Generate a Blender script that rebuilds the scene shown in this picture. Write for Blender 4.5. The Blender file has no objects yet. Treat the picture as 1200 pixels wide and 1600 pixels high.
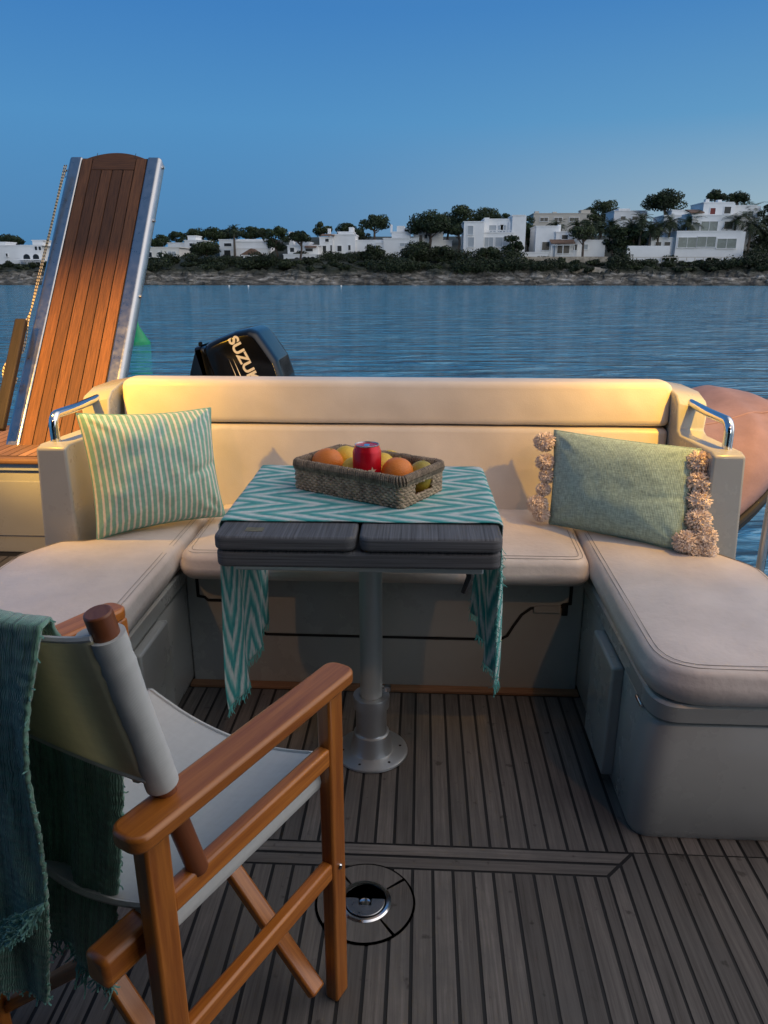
import bpy, math, random
from mathutils import Vector, Matrix, noise
from mathutils.geometry import delaunay_2d_cdt
R = random.Random(11)
S = bpy.context.scene
COL = S.collection
PI = math.pi
rad = math.radians

# ------------------------------------------------------------------ camera model (1200 x 1600 photo grid)
FPX, PITCH, YAW, EYE = 1150.0, rad(18.06), rad(2.9), 1.16
def ray(px, py):
    u = (px - 600) / FPX; v = (py - 800) / FPX
    y = math.cos(PITCH) - v * math.sin(PITCH); z = -math.sin(PITCH) - v * math.cos(PITCH)
    c, s = math.cos(YAW), math.sin(YAW)
    return (u * c - y * s, u * s + y * c, z)
def atY(px, py, Y):
    r = ray(px, py); t = Y / r[1]; return Vector((r[0] * t, Y, EYE + r[2] * t))
def atZ(px, py, Z):
    r = ray(px, py); t = (Z - EYE) / r[2]; return Vector((r[0] * t, r[1] * t, Z))

# ------------------------------------------------------------------ materials
def newmat(name):
    m = bpy.data.materials.new(name); m.use_nodes = True
    return m, m.node_tree.nodes, m.node_tree.links, m.node_tree.nodes['Principled BSDF']
def nd(ns, t, **k):
    n = ns.new(t)
    for a, b in k.items():
        if a.startswith('i_'):
            key = a[2:]; n.inputs[int(key) if key.isdigit() else key].default_value = b
        else: setattr(n, a, b)
    return n
def col4(c): return (c[0], c[1], c[2], 1)
def ramp(ns, stops, interp='LINEAR'):
    r = ns.new('ShaderNodeValToRGB'); r.color_ramp.interpolation = interp
    e = r.color_ramp.elements
    while len(e) < len(stops): e.new(.5)
    for i, (p, c) in enumerate(stops): e[i].position = p; e[i].color = col4(c)
    return r
def mat(name, base, rough=.5, metal=0, vary=.12, vscale=4, bump=0, bscale=60, stretch=(1, 1, 1), coat=0, spec=.5, dirt=0, uv=False, sheen=0, rvary=.15, transl=0):
    m, ns, L, b = newmat(name)
    tc = ns.new('ShaderNodeTexCoord'); mp = ns.new('ShaderNodeMapping'); mp.inputs['Scale'].default_value = stretch
    L.new(tc.outputs['UV' if uv else 'Object'], mp.inputs[0])
    n1 = nd(ns, 'ShaderNodeTexNoise', i_Scale=vscale, i_Detail=6.0, i_Roughness=.62); L.new(mp.outputs[0], n1.inputs['Vector'])
    lo = [c * (1 - vary) for c in base]; hi = [min(1, c * (1 + vary)) for c in base]
    r = ramp(ns, [(.3, lo), (.7, hi)]); L.new(n1.outputs['Fac'], r.inputs[0])
    out = r.outputs[0]
    if dirt:
        n3 = nd(ns, 'ShaderNodeTexNoise', i_Scale=vscale * 3.7, i_Detail=8.0, i_Roughness=.7); L.new(tc.outputs['Object'], n3.inputs['Vector'])
        r3 = ramp(ns, [(.56, (0, 0, 0)), (.75, (1, 1, 1))]); L.new(n3.outputs['Fac'], r3.inputs[0])
        mx = nd(ns, 'ShaderNodeMix', data_type='RGBA'); mf = nd(ns, 'ShaderNodeMath', operation='MULTIPLY', i_1=dirt)
        L.new(r3.outputs[0], mf.inputs[0]); L.new(mf.outputs[0], mx.inputs['Factor'])
        L.new(out, mx.inputs['A']); mx.inputs['B'].default_value = col4([c * .45 for c in base]); out = mx.outputs['Result']
    L.new(out, b.inputs['Base Color'])
    rr = nd(ns, 'ShaderNodeMapRange', i_3=max(.02, rough - rvary * rough), i_4=min(1, rough + rvary * rough * 2)); L.new(n1.outputs['Fac'], rr.inputs[0]); L.new(rr.outputs[0], b.inputs['Roughness'])
    b.inputs['Metallic'].default_value = metal; b.inputs['Coat Weight'].default_value = coat
    b.inputs['Specular IOR Level'].default_value = spec
    if sheen: b.inputs['Sheen Weight'].default_value = sheen
    if bump:
        n2 = nd(ns, 'ShaderNodeTexNoise', i_Scale=bscale, i_Detail=4.0); L.new(mp.outputs[0], n2.inputs['Vector'])
        bp = nd(ns, 'ShaderNodeBump', i_Strength=bump, i_Distance=.004); L.new(n2.outputs['Fac'], bp.inputs['Height']); L.new(bp.outputs[0], b.inputs['Normal'])
    return m
def wood(name, dark, light, rough=.6, gs=(6, 160), coat=0, bump=.25, weather=None, tonerange=.35, spec=.4):
    """grain runs along UV.x; 'tone' attribute varies plank to plank"""
    m, ns, L, b = newmat(name)
    uv = ns.new('ShaderNodeUVMap'); at = nd(ns, 'ShaderNodeAttribute', attribute_name='tone')
    mp = ns.new('ShaderNodeMapping'); mp.inputs['Scale'].default_value = (gs[0], gs[1], 1); L.new(uv.outputs[0], mp.inputs[0])
    off = nd(ns, 'ShaderNodeVectorMath', operation='SCALE'); cx = nd(ns, 'ShaderNodeCombineXYZ'); L.new(at.outputs['Fac'], cx.inputs[0]); L.new(at.outputs['Fac'], cx.inputs[2])
    L.new(cx.outputs[0], off.inputs[0]); off.inputs['Scale'].default_value = 37.0
    add = nd(ns, 'ShaderNodeVectorMath', operation='ADD'); L.new(mp.outputs[0], add.inputs[0]); L.new(off.outputs[0], add.inputs[1])
    n1 = nd(ns, 'ShaderNodeTexNoise', i_Scale=1.0, i_Detail=8.0, i_Roughness=.66, i_Distortion=.4); L.new(add.outputs[0], n1.inputs['Vector'])
    r = ramp(ns, [(.28, dark), (.72, light)]); L.new(n1.outputs['Fac'], r.inputs[0])
    tr = nd(ns, 'ShaderNodeMapRange', i_3=1 - tonerange, i_4=1 + tonerange); L.new(at.outputs['Fac'], tr.inputs[0])
    hs = nd(ns, 'ShaderNodeHueSaturation'); L.new(tr.outputs[0], hs.inputs['Value']); L.new(r.outputs[0], hs.inputs['Color'])
    out = hs.outputs[0]
    tc = ns.new('ShaderNodeTexCoord')
    if weather:
        n3 = nd(ns, 'ShaderNodeTexNoise', i_Scale=5.0, i_Detail=7.0, i_Roughness=.7); L.new(tc.outputs['Object'], n3.inputs['Vector'])
        r3 = ramp(ns, [(.42, (0, 0, 0)), (.68, (.75, .75, .75))]); L.new(n3.outputs['Fac'], r3.inputs[0])
        mx = nd(ns, 'ShaderNodeMix', data_type='RGBA'); L.new(r3.outputs[0], mx.inputs['Factor']); L.new(out, mx.inputs['A']); mx.inputs['B'].default_value = col4(weather); out = mx.outputs['Result']
        n4 = nd(ns, 'ShaderNodeTexNoise', i_Scale=28.0, i_Detail=3.0); L.new(tc.outputs['Object'], n4.inputs['Vector'])
        r4 = ramp(ns, [(.66, (1, 1, 1)), (.73, (.42, .40, .38))]); L.new(n4.outputs['Fac'], r4.inputs[0])
        mm = nd(ns, 'ShaderNodeMix', data_type='RGBA', blend_type='MULTIPLY'); mm.inputs['Factor'].default_value = .8; L.new(out, mm.inputs['A']); L.new(r4.outputs[0], mm.inputs['B']); out = mm.outputs['Result']
    L.new(out, b.inputs['Base Color'])
    rr = nd(ns, 'ShaderNodeMapRange', i_3=rough + .12, i_4=max(.05, rough - .1)); L.new(n1.outputs['Fac'], rr.inputs[0]); L.new(rr.outputs[0], b.inputs['Roughness'])
    b.inputs['Coat Weight'].default_value = coat; b.inputs['Coat Roughness'].default_value = .2; b.inputs['Specular IOR Level'].default_value = spec
    bp = nd(ns, 'ShaderNodeBump', i_Strength=bump, i_Distance=.0015); L.new(n1.outputs['Fac'], bp.inputs['Height']); L.new(bp.outputs[0], b.inputs['Normal'])
    return m
def cloth(name, build, rough=.85, weave=(900, 900), bump=.35, sheen=.2, transl=0.0, blot=.28):
    """build(ns, L, u, v, uvvec) -> colour socket; a woven bump goes on top"""
    m, ns, L, b = newmat(name)
    uv = ns.new('ShaderNodeUVMap'); sp = ns.new('ShaderNodeSeparateXYZ'); L.new(uv.outputs[0], sp.inputs[0])
    out = build(ns, L, sp.outputs[0], sp.outputs[1], uv.outputs[0])
    tc = ns.new('ShaderNodeTexCoord')
    nz = nd(ns, 'ShaderNodeTexNoise', i_Scale=90.0, i_Detail=5.0); L.new(tc.outputs['Object'], nz.inputs['Vector'])
    hs = nd(ns, 'ShaderNodeHueSaturation'); mr = nd(ns, 'ShaderNodeMapRange', i_3=1 - blot, i_4=1 + blot); L.new(nz.outputs['Fac'], mr.inputs[0]); L.new(mr.outputs[0], hs.inputs['Value']); L.new(out, hs.inputs['Color'])
    L.new(hs.outputs[0], b.inputs['Base Color'])
    b.inputs['Roughness'].default_value = rough; b.inputs['Sheen Weight'].default_value = sheen; b.inputs['Specular IOR Level'].default_value = .15
    def wv(s, k):
        a = nd(ns, 'ShaderNodeMath', operation='MULTIPLY', i_1=k); L.new(s, a.inputs[0])
        c = nd(ns, 'ShaderNodeMath', operation='SINE'); L.new(a.outputs[0], c.inputs[0]); return c.outputs[0]
    ad = nd(ns, 'ShaderNodeMath', operation='ADD'); L.new(wv(sp.outputs[0], weave[0]), ad.inputs[0]); L.new(wv(sp.outputs[1], weave[1]), ad.inputs[1])
    ad2 = nd(ns, 'ShaderNodeMath', operation='MULTIPLY_ADD', i_1=3.0); L.new(nz.outputs['Fac'], ad2.inputs[0]); L.new(ad.outputs[0], ad2.inputs[2])
    bp = nd(ns, 'ShaderNodeBump', i_Strength=bump, i_Distance=.0015); L.new(ad2.outputs[0], bp.inputs['Height']); L.new(bp.outputs[0], b.inputs['Normal'])
    if transl:
        tr = ns.new('ShaderNodeBsdfTranslucent'); L.new(hs.outputs[0], tr.inputs[0]); mx = ns.new('ShaderNodeMixShader'); mx.inputs[0].default_value = transl
        L.new(b.outputs[0], mx.inputs[1]); L.new(tr.outputs[0], mx.inputs[2]); L.new(mx.outputs[0], ns['Material Output'].inputs[0])
    return m
def flat(c): return lambda ns, L, u, v, w: (lambda n: (setattr(n.outputs[0], 'default_value', col4(c)), n.outputs[0])[1])(ns.new('ShaderNodeRGB'))
def mth(ns, L, op, a, b=None, c=None):
    n = nd(ns, 'ShaderNodeMath', operation=op)
    for i, x in enumerate((a, b, c)):
        if x is None: continue
        if isinstance(x, (int, float)): n.inputs[i].default_value = x
        else: L.new(x, n.inputs[i])
    return n.outputs[0]
def stripes(ns, L, u, v, w):
    nz = nd(ns, 'ShaderNodeTexNoise', i_Scale=14.0, i_Detail=3.0); L.new(w, nz.inputs['Vector'])
    x = mth(ns, L, 'MULTIPLY_ADD', nz.outputs['Fac'], .1, mth(ns, L, 'MULTIPLY', u, 23.0))
    f = mth(ns, L, 'FRACT', x)
    r = ramp(ns, [(.0, (.70, .66, .58)), (.30, (.70, .66, .58)), (.36, (.21, .43, .345)), (.93, (.21, .43, .345)), (.99, (.70, .66, .58)), (1, (.70, .66, .58))]); L.new(f, r.inputs[0])
    return r.outputs[0]
def zigzag(ns, L, u, v, w):
    mp = ns.new('ShaderNodeMapping'); mp.inputs['Scale'].default_value = (14, 170, 1); L.new(w, mp.inputs[0])
    nz = nd(ns, 'ShaderNodeTexNoise', i_Scale=1.0, i_Detail=4.0); L.new(mp.outputs[0], nz.inputs['Vector'])
    tri = mth(ns, L, 'PINGPONG', mth(ns, L, 'ADD', v, .013), .062)
    x = mth(ns, L, 'MULTIPLY_ADD', tri, 2.5, u)
    x = mth(ns, L, 'MULTIPLY_ADD', nz.outputs['Fac'], .05, x)
    f = mth(ns, L, 'FRACT', mth(ns, L, 'MULTIPLY', x, 1 / .084))
    r = ramp(ns, [(.0, (.035, .31, .31)), (.22, (.05, .36, .35)), (.42, (.24, .52, .50)), (.58, (.60, .68, .66)), (.76, (.64, .69, .67)), (.92, (.20, .48, .46)), (1, (.035, .31, .31))]); L.new(f, r.inputs[0])
    return r.outputs[0]
def slub(base, k=.35):
    def f(ns, L, u, v, w):
        outs = []
        for sc in ((16, 130, 1), (130, 16, 1)):
            mp = ns.new('ShaderNodeMapping'); mp.inputs['Scale'].default_value = sc; L.new(w, mp.inputs[0])
            nz = nd(ns, 'ShaderNodeTexNoise', i_Scale=1.0, i_Detail=3.0); L.new(mp.outputs[0], nz.inputs['Vector']); outs.append(nz.outputs['Fac'])
        s = mth(ns, L, 'MULTIPLY', mth(ns, L, 'ADD', outs[0], outs[1]), .5)
        r = ramp(ns, [(.36, [c * (1 - k) for c in base]), (.64, [c * (1 + k) for c in base])]); L.new(s, r.inputs[0]); return r.outputs[0]
    return f
def ribs(base):
    def f(ns, L, u, v, w):
        mp = ns.new('ShaderNodeMapping'); mp.inputs['Scale'].default_value = (150, 7, 1); L.new(w, mp.inputs[0])
        nz = nd(ns, 'ShaderNodeTexNoise', i_Scale=1.0, i_Detail=5.0, i_Roughness=.7); L.new(mp.outputs[0], nz.inputs['Vector'])
        r = ramp(ns, [(.33, [c * .45 for c in base]), (.68, [c * 1.55 for c in base])]); L.new(nz.outputs['Fac'], r.inputs[0]); return r.outputs[0]
    return f
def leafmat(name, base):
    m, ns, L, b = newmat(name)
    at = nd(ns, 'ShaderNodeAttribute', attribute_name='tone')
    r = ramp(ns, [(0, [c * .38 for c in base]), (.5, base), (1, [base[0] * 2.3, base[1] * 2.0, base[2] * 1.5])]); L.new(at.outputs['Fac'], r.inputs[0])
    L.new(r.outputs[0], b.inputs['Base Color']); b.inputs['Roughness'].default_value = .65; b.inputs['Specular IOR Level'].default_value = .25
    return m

M = {}
M['vinyl'] = mat('cream_vinyl', (.66, .61, .55), .34, vary=.07, vscale=5, bump=.12, bscale=260, dirt=.06)
M['seat'] = mat('worn_seat_vinyl', (.62, .555, .51), .42, vary=.12, vscale=5, bump=.30, bscale=70, dirt=.12)
M['stitch'] = mat('seam_thread', (.20, .175, .15), .8)
M['gel'] = mat('cream_gelcoat', (.36, .37, .355), .26, vary=.06, vscale=3, dirt=.09, coat=.2, bump=.03, bscale=9)
M['gelw'] = mat('white_gelcoat', (.60, .58, .53), .3, vary=.04)
M['dark'] = mat('dark_gap', (.012, .012, .012), .8)
M['teak'] = wood('weathered_teak', (.068, .060, .055), (.165, .149, .137), .72, tonerange=.34, weather=(.090, .087, .084))
M['teakw'] = wood('oiled_teak', (.050, .020, .010), (.175, .068, .025), .6, gs=(9, 190), tonerange=.34, bump=.3)
M['teakd'] = wood('side_deck_teak', (.17, .085, .045), (.34, .185, .10), .65)
M['caulk'] = mat('black_caulk', (.008, .008, .009), .6)
M['chair'] = wood('varnished_beech', (.22, .052, .006), (.56, .195, .030), .36, gs=(3.5, 70), coat=.35, bump=.06, tonerange=.12, spec=.5)
M['post'] = wood('stained_dowel', (.16, .045, .016), (.24, .075, .026), .4, gs=(3, 40), coat=.25, bump=.05, tonerange=.1)
M['grey'] = wood('silvered_table_teak', (.042, .044, .048), (.15, .155, .168), .72, gs=(4, 230), tonerange=.12, bump=.45)
M['alu'] = mat('satin_aluminium', (.56, .59, .61), .36, metal=.9, vary=.05, bump=.05, bscale=300)
M['alup'] = mat('painted_aluminium', (.46, .50, .50), .4, metal=.35, vary=.05)
M['steel'] = mat('polished_steel', (.72, .73, .75), .09, metal=1, vary=.03, rvary=.6, vscale=14)
M['steels'] = mat('salt_spotted_steel', (.44, .45, .47), .26, metal=1, vary=.07, vscale=30, bump=.08, bscale=160, rvary=.4, dirt=.05)
M['canvas'] = cloth('white_canvas', slub((.57, .58, .57), .03), weave=(5200, 5200), bump=.10, transl=.12, blot=.05)
M['canvasy'] = cloth('cream_canvas', slub((.78, .73, .52), .04), weave=(5200, 5200), bump=.10, blot=.06, transl=.4)
M['striped'] = cloth('striped_cotton', stripes, weave=(1500, 1500), bump=.22)
M['sage'] = cloth('sage_linen', slub((.33, .48, .445), .30), weave=(620, 620), bump=.5)
M['yarn'] = mat('blush_yarn', (.88, .75, .66), .9, vary=.18, vscale=40)
M['runner'] = cloth('chevron_cotton', zigzag, weave=(5200, 5200), bump=.2, transl=.15)
M['fringe'] = mat('teal_thread', (.10, .40, .37), .9, vary=.3, vscale=60)
M['throw'] = cloth('teal_knit', ribs((.17, .335, .255)), weave=(2300, 500), bump=.5, sheen=.5)
M['throwf'] = mat('teal_yarn', (.15, .36, .31), .95, vary=.4, vscale=60, sheen=.3)
M['grass'] = mat('seagrass', (.38, .30, .21), .8, vary=.55, vscale=55, bump=.5, bscale=400)
M['grassd'] = mat('seagrass_rim', (.27, .21, .15), .82, vary=.5, vscale=70, bump=.5, bscale=400)
M['orange'] = mat('orange_peel', (.78, .22, .02), .38, vary=.10, vscale=12, bump=.35, bscale=420)
M['lemon'] = mat('lemon_peel', (.80, .50, .04), .4, vary=.12, vscale=12, bump=.35, bscale=420)
M['mango'] = mat('green_gold_peel', (.40, .30, .035), .4, vary=.35, vscale=16, bump=.25, bscale=300)
M['red'] = mat('red_can_paint', (.66, .008, .025), .25, metal=.3, vary=.05)
M['star'] = mat('cream_print', (.70, .58, .42), .45)
M['cowl'] = mat('black_cowl_paint', (.003, .004, .007), .13, vary=.1, spec=.35)
M['cowlm'] = mat('dark_plastic', (.005, .006, .008), .6, spec=.08)
M['decal'] = mat('silver_decal', (.66, .66, .66), .5)
M['pink'] = mat('faded_red_cover', (.36, .23, .225), .85, vary=.2, vscale=5, bump=.3, bscale=90, dirt=.1)
M['rubber'] = mat('dark_rubber', (.02, .02, .022), .6)
M['hyp'] = mat('grey_tube_fabric', (.30, .30, .30), .6)
M['rope'] = None
M['buoy'] = mat('green_buoy_paint', (.01, .26, .10), .45, vary=.2, dirt=.2)
M['buoyw'] = mat('white_buoy_plastic', (.75, .75, .72), .5)
M['house'] = mat('white_render', (.74, .75, .76), .85, vary=.07, vscale=.35, dirt=.10)
M['houseb'] = mat('beige_render', (.50, .47, .42), .85, vary=.07, vscale=.35)
M['housew'] = mat('warm_white_render', (.68, .66, .62), .85, vary=.08, vscale=.35, dirt=.1)
M['tile'] = mat('clay_roof', (.16, .095, .065), .85, vary=.3, vscale=2)
M['glass'] = mat('dusk_window', (.012, .016, .02), .3, spec=.3, vary=.1)
M['shut'] = mat('grey_shutter', (.34, .38, .42), .7, vary=.08)
M['green_glass'] = mat('curtained_window', (.115, .15, .145), .25, vary=.2, vscale=.8)
M['redsh'] = mat('red_shutter', (.16, .03, .025), .7)
M['stone'] = mat('rubble_stone', (.33, .29, .235), .9, vary=.45, vscale=1.6, bump=.8, bscale=3)
M['bark'] = mat('pine_bark', (.075, .055, .043), .9, vary=.3, vscale=3)
M['pbark'] = mat('palm_trunk', (.10, .082, .066), .9, vary=.3, vscale=3)
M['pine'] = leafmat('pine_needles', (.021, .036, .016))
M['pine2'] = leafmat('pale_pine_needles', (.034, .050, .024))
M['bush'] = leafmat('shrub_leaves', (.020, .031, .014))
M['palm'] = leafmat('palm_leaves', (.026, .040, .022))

# ------------------------------------------------------------------ mesh helpers
class MB:
    def __init__(s): s.v = []; s.f = []; s.uv = []; s.t = []; s.sm = []
    def add(s, vs, fs, uvs=None, tone=None, smooth=True):
        o = len(s.v); s.v += [Vector(p) for p in vs]
        t = R.random() if tone is None else tone
        for i, f in enumerate(fs):
            s.f.append([o + k for k in f]); s.uv.append(uvs[i] if uvs else [(0, 0)] * len(f)); s.t.append(t); s.sm.append(smooth)
        return s
    def box(s, c, size, rot=None, tone=None, taper=1.0):
        """box centred at c; UV.x runs along its longest side"""
        c = Vector(c); hx, hy, hz = [a / 2 for a in size]
        P = [Vector((x * hx * (taper if z > 0 else 1), y * hy * (taper if z > 0 else 1), z * hz)) for z in (-1, 1) for y in (-1, 1) for x in (-1, 1)]
        F = [(0, 2, 3, 1), (4, 5, 7, 6), (0, 1, 5, 4), (2, 6, 7, 3), (0, 4, 6, 2), (1, 3, 7, 5)]
        lg = max(range(3), key=lambda i: size[i]); ot = [i for i in range(3) if i != lg]
        uv = [[(P[k][lg], P[k][ot[0]] + P[k][ot[1]]) for k in f] for f in F]
        Q = [(rot @ p if rot else p) + c for p in P]
        return s.add(Q, F, uv, tone, True)
    def bar(s, a, b, w, h, up=(0, 0, 1), tone=None):
        a = Vector(a); b = Vector(b); d = (b - a); l = d.length; d.normalize()
        x = d.cross(Vector(up)); x.normalize(); z = x.cross(d)
        rot = Matrix((d, x, z)).transposed()
        return s.box((a + b) / 2, (l, w, h), rot, tone)
    def tube(s, pts, r, seg=10, cap=True, tone=None, squash=None):
        pts = [Vector(p) for p in pts]; n = len(pts)
        rs = r if isinstance(r, (list, tuple)) else [r] * n
        T = []
        for i in range(n):
            t = (pts[min(i + 1, n - 1)] - pts[max(i - 1, 0)]); T.append(t.normalized() if t.length > 1e-9 else Vector((0, 0, 1)))
        ref = Vector((0, 0, 1)) if abs(T[0].z) < .9 else Vector((1, 0, 0))
        x = T[0].cross(ref).normalized(); vs = []; ln = 0; us = []
        for i in range(n):
            x = (x - T[i] * x.dot(T[i])); x.normalize(); y = T[i].cross(x)
            if i: ln += (pts[i] - pts[i - 1]).length
            us.append(ln)
            for k in range(seg):
                a = 2 * PI * k / seg; vs.append(pts[i] + (x * math.cos(a) + y * math.sin(a)) * rs[i])
        fs = []; uv = []
        for i in range(n - 1):
            for k in range(seg):
                k2 = (k + 1) % seg; fs.append((i * seg + k, i * seg + k2, (i + 1) * seg + k2, (i + 1) * seg + k))
                c = 2 * PI * max(rs) / seg; uv.append([(us[i], k * c), (us[i], (k + 1) * c), (us[i + 1], (k + 1) * c), (us[i + 1], k * c)])
        if cap and seg > 2:
            for ri, rev in ((0, True), (n - 1, False)):
                f = [ri * seg + k for k in range(seg)]
                if rev: f.reverse()
                fs.append(tuple(f)); uv.append([(0, .01 * k) for k in range(seg)])
        return s.add(vs, fs, uv, tone)
    def lathe(s, prof, c=(0, 0, 0), seg=32, rot=None, tone=None):
        c = Vector(c); vs = []; fs = []; n = len(prof)
        for (r, z) in prof:
            for k in range(seg):
                p = Vector((r * math.cos(2 * PI * k / seg), r * math.sin(2 * PI * k / seg), z)); vs.append((rot @ p if rot else p) + c)
        for i in range(n - 1):
            for k in range(seg):
                k2 = (k + 1) % seg; fs.append((i * seg + k, i * seg + k2, (i + 1) * seg + k2, (i + 1) * seg + k))
        if prof[0][0] > 1e-6: fs.append(tuple(reversed(range(seg))))
        if prof[-1][0] > 1e-6: fs.append(tuple((n - 1) * seg + k for k in range(seg)))
        return s.add(vs, fs, [[(vs[k][0], vs[k][1]) for k in f] for f in fs], tone)
    def prism(s, poly, a, b, fn, tone=None):
        """poly (u,v) swept from depth a to b; fn(u, v, w) -> point"""
        n = len(poly); vs = [fn(u, v, a) for u, v in poly] + [fn(u, v, b) for u, v in poly]
        fs = [tuple(reversed(range(n))), tuple(range(n, 2 * n))] + [(i, (i + 1) % n, n + (i + 1) % n, n + i) for i in range(n)]
        uv = [[(poly[k % n][0], poly[k % n][1] + (0 if k < n else .3)) for k in f] for f in fs]
        return s.add(vs, fs, uv, tone)
    def grid(s, nu, nv, fn, uvf=None, tone=None, closed=False):
        vs = [fn(i / (nu - 1), j / (nv - 1)) for j in range(nv) for i in range(nu)]; fs = []; uv = []
        for j in range(nv - 1):
            for i in range(nu - 1):
                f = (j * nu + i, j * nu + i + 1, (j + 1) * nu + i + 1, (j + 1) * nu + i); fs.append(f)
                q = [(i, j), (i + 1, j), (i + 1, j + 1), (i, j + 1)]
                uv.append([(uvf(a / (nu - 1), b / (nv - 1)) if uvf else (a / (nu - 1), b / (nv - 1))) for a, b in q])
        return s.add(vs, fs, uv, tone)
    def strand(s, pts, r, tone=None): return s.tube(pts, r, 3, False, tone)
    def build(s, name, m, parent=None, bevel=0, seg=2, angle=35, flatshade=False, weld=False, solid=0):
        me = bpy.data.meshes.new(name)
        lo = Vector((0, 0, 0))
        if parent is None:
            xs = [p.x for p in s.v]; ys = [p.y for p in s.v]; zs = [p.z for p in s.v]
            lo = Vector(((min(xs) + max(xs)) / 2, (min(ys) + max(ys)) / 2, min(zs)))
        else: lo = WL[parent.name]
        me.from_pydata([p - lo for p in s.v], [], s.f)
        ul = me.uv_layers.new(name='UVMap'); flatuv = [c for f in s.uv for p in f for c in p]
        ul.data.foreach_set('uv', flatuv)
        at = me.attributes.new('tone', 'FLOAT', 'FACE'); at.data.foreach_set('value', s.t)
        me.polygons.foreach_set('use_smooth', [not flatshade] * len(s.f))
        if not flatshade: me.set_sharp_from_angle(angle=rad(angle))
        me.materials.append(M[m] if isinstance(m, str) else m)
        o = bpy.data.objects.new(name, me); COL.objects.link(o)
        if parent is None: o.location = lo
        else: o.parent = parent
        WL[o.name] = lo
        if solid: md = o.modifiers.new('t', 'SOLIDIFY'); md.thickness = solid; md.offset = 0
        if bevel:
            md = o.modifiers.new('b', 'BEVEL'); md.width = bevel; md.segments = seg; md.limit_method = 'ANGLE'; md.angle_limit = rad(40); md.harden_normals = False
        return o
WL = {}
def tag(o, label=None, cat=None, group=None, kind=None):
    if label: o['label'] = label
    if cat: o['category'] = cat
    if group: o['group'] = group
    if kind: o['kind'] = kind
    return o
def thing(name, loc, label, cat, group=None):
    o = bpy.data.objects.new(name, None); COL.objects.link(o); o.location = loc; o.empty_display_size = .1
    WL[o.name] = Vector(loc); return tag(o, label, cat, group)
def struct(mb, name, m, **k): return tag(mb.build(name, m, **k), kind='structure')
def copy_tree(o, loc, rotz, scale, label, group):
    def rec(q, parent):
        c = q.copy(); COL.objects.link(c)
        if parent is not None: c.parent = parent
        for ch in q.children: rec(ch, c)
        return c
    c = rec(o, None); c.location = loc; c.rotation_euler = (0, 0, rotz); c.scale = (scale,) * 3; c['label'] = label; c['group'] = group
    return c
def rrect(x0, y0, x1, y1, r, n=6):
    P = []
    for cx, cy, a0 in ((x1 - r, y1 - r, 0), (x0 + r, y1 - r, PI / 2), (x0 + r, y0 + r, PI), (x1 - r, y0 + r, 1.5 * PI)):
        for k in range(n + 1): a = a0 + PI / 2 * k / n; P.append((cx + r * math.cos(a), cy + r * math.sin(a)))
    return P
def roundpoly(pts, rads, n=6):
    """polygon (ccw) with rounded corners, densified edges"""
    N_ = len(pts); out = []
    for i in range(N_):
        p = Vector(pts[i]); a = Vector(pts[i - 1]); b = Vector(pts[(i + 1) % N_]); r = rads[i] if isinstance(rads, (list, tuple)) else rads
        if r <= 0: out.append(p); continue
        d1 = (a - p).normalized(); d2 = (b - p).normalized(); ang = d1.angle(d2); t = r / math.tan(ang / 2)
        s1 = p + d1 * t; s2 = p + d2 * t
        for k in range(n + 1):
            q = k / n; out.append(s1 * (1 - q) ** 2 + p * 2 * q * (1 - q) + s2 * q * q)
    # densify
    D = []
    for i in range(len(out)):
        a = out[i]; b = out[(i + 1) % len(out)]; l = (b - a).length; m_ = max(1, int(l / .05))
        for k in range(m_): D.append(a.lerp(b, k / m_))
    return D
def inset(poly, d):
    n = len(poly); out = []
    for i in range(n):
        a = poly[i - 1]; p = poly[i]; b = poly[(i + 1) % n]
        e1 = (p - a); e2 = (b - p)
        if e1.length < 1e-7: e1 = e2
        if e2.length < 1e-7: e2 = e1
        e1.normalize(); e2.normalize(); n1 = Vector((-e1.y, e1.x)); n2 = Vector((-e2.y, e2.x)); m_ = (n1 + n2)
        if m_.length < 1e-6: m_ = n1
        m_.normalize(); k = max(.5, m_.dot(n1)); out.append(p + m_ * (d / k))
    return out
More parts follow.
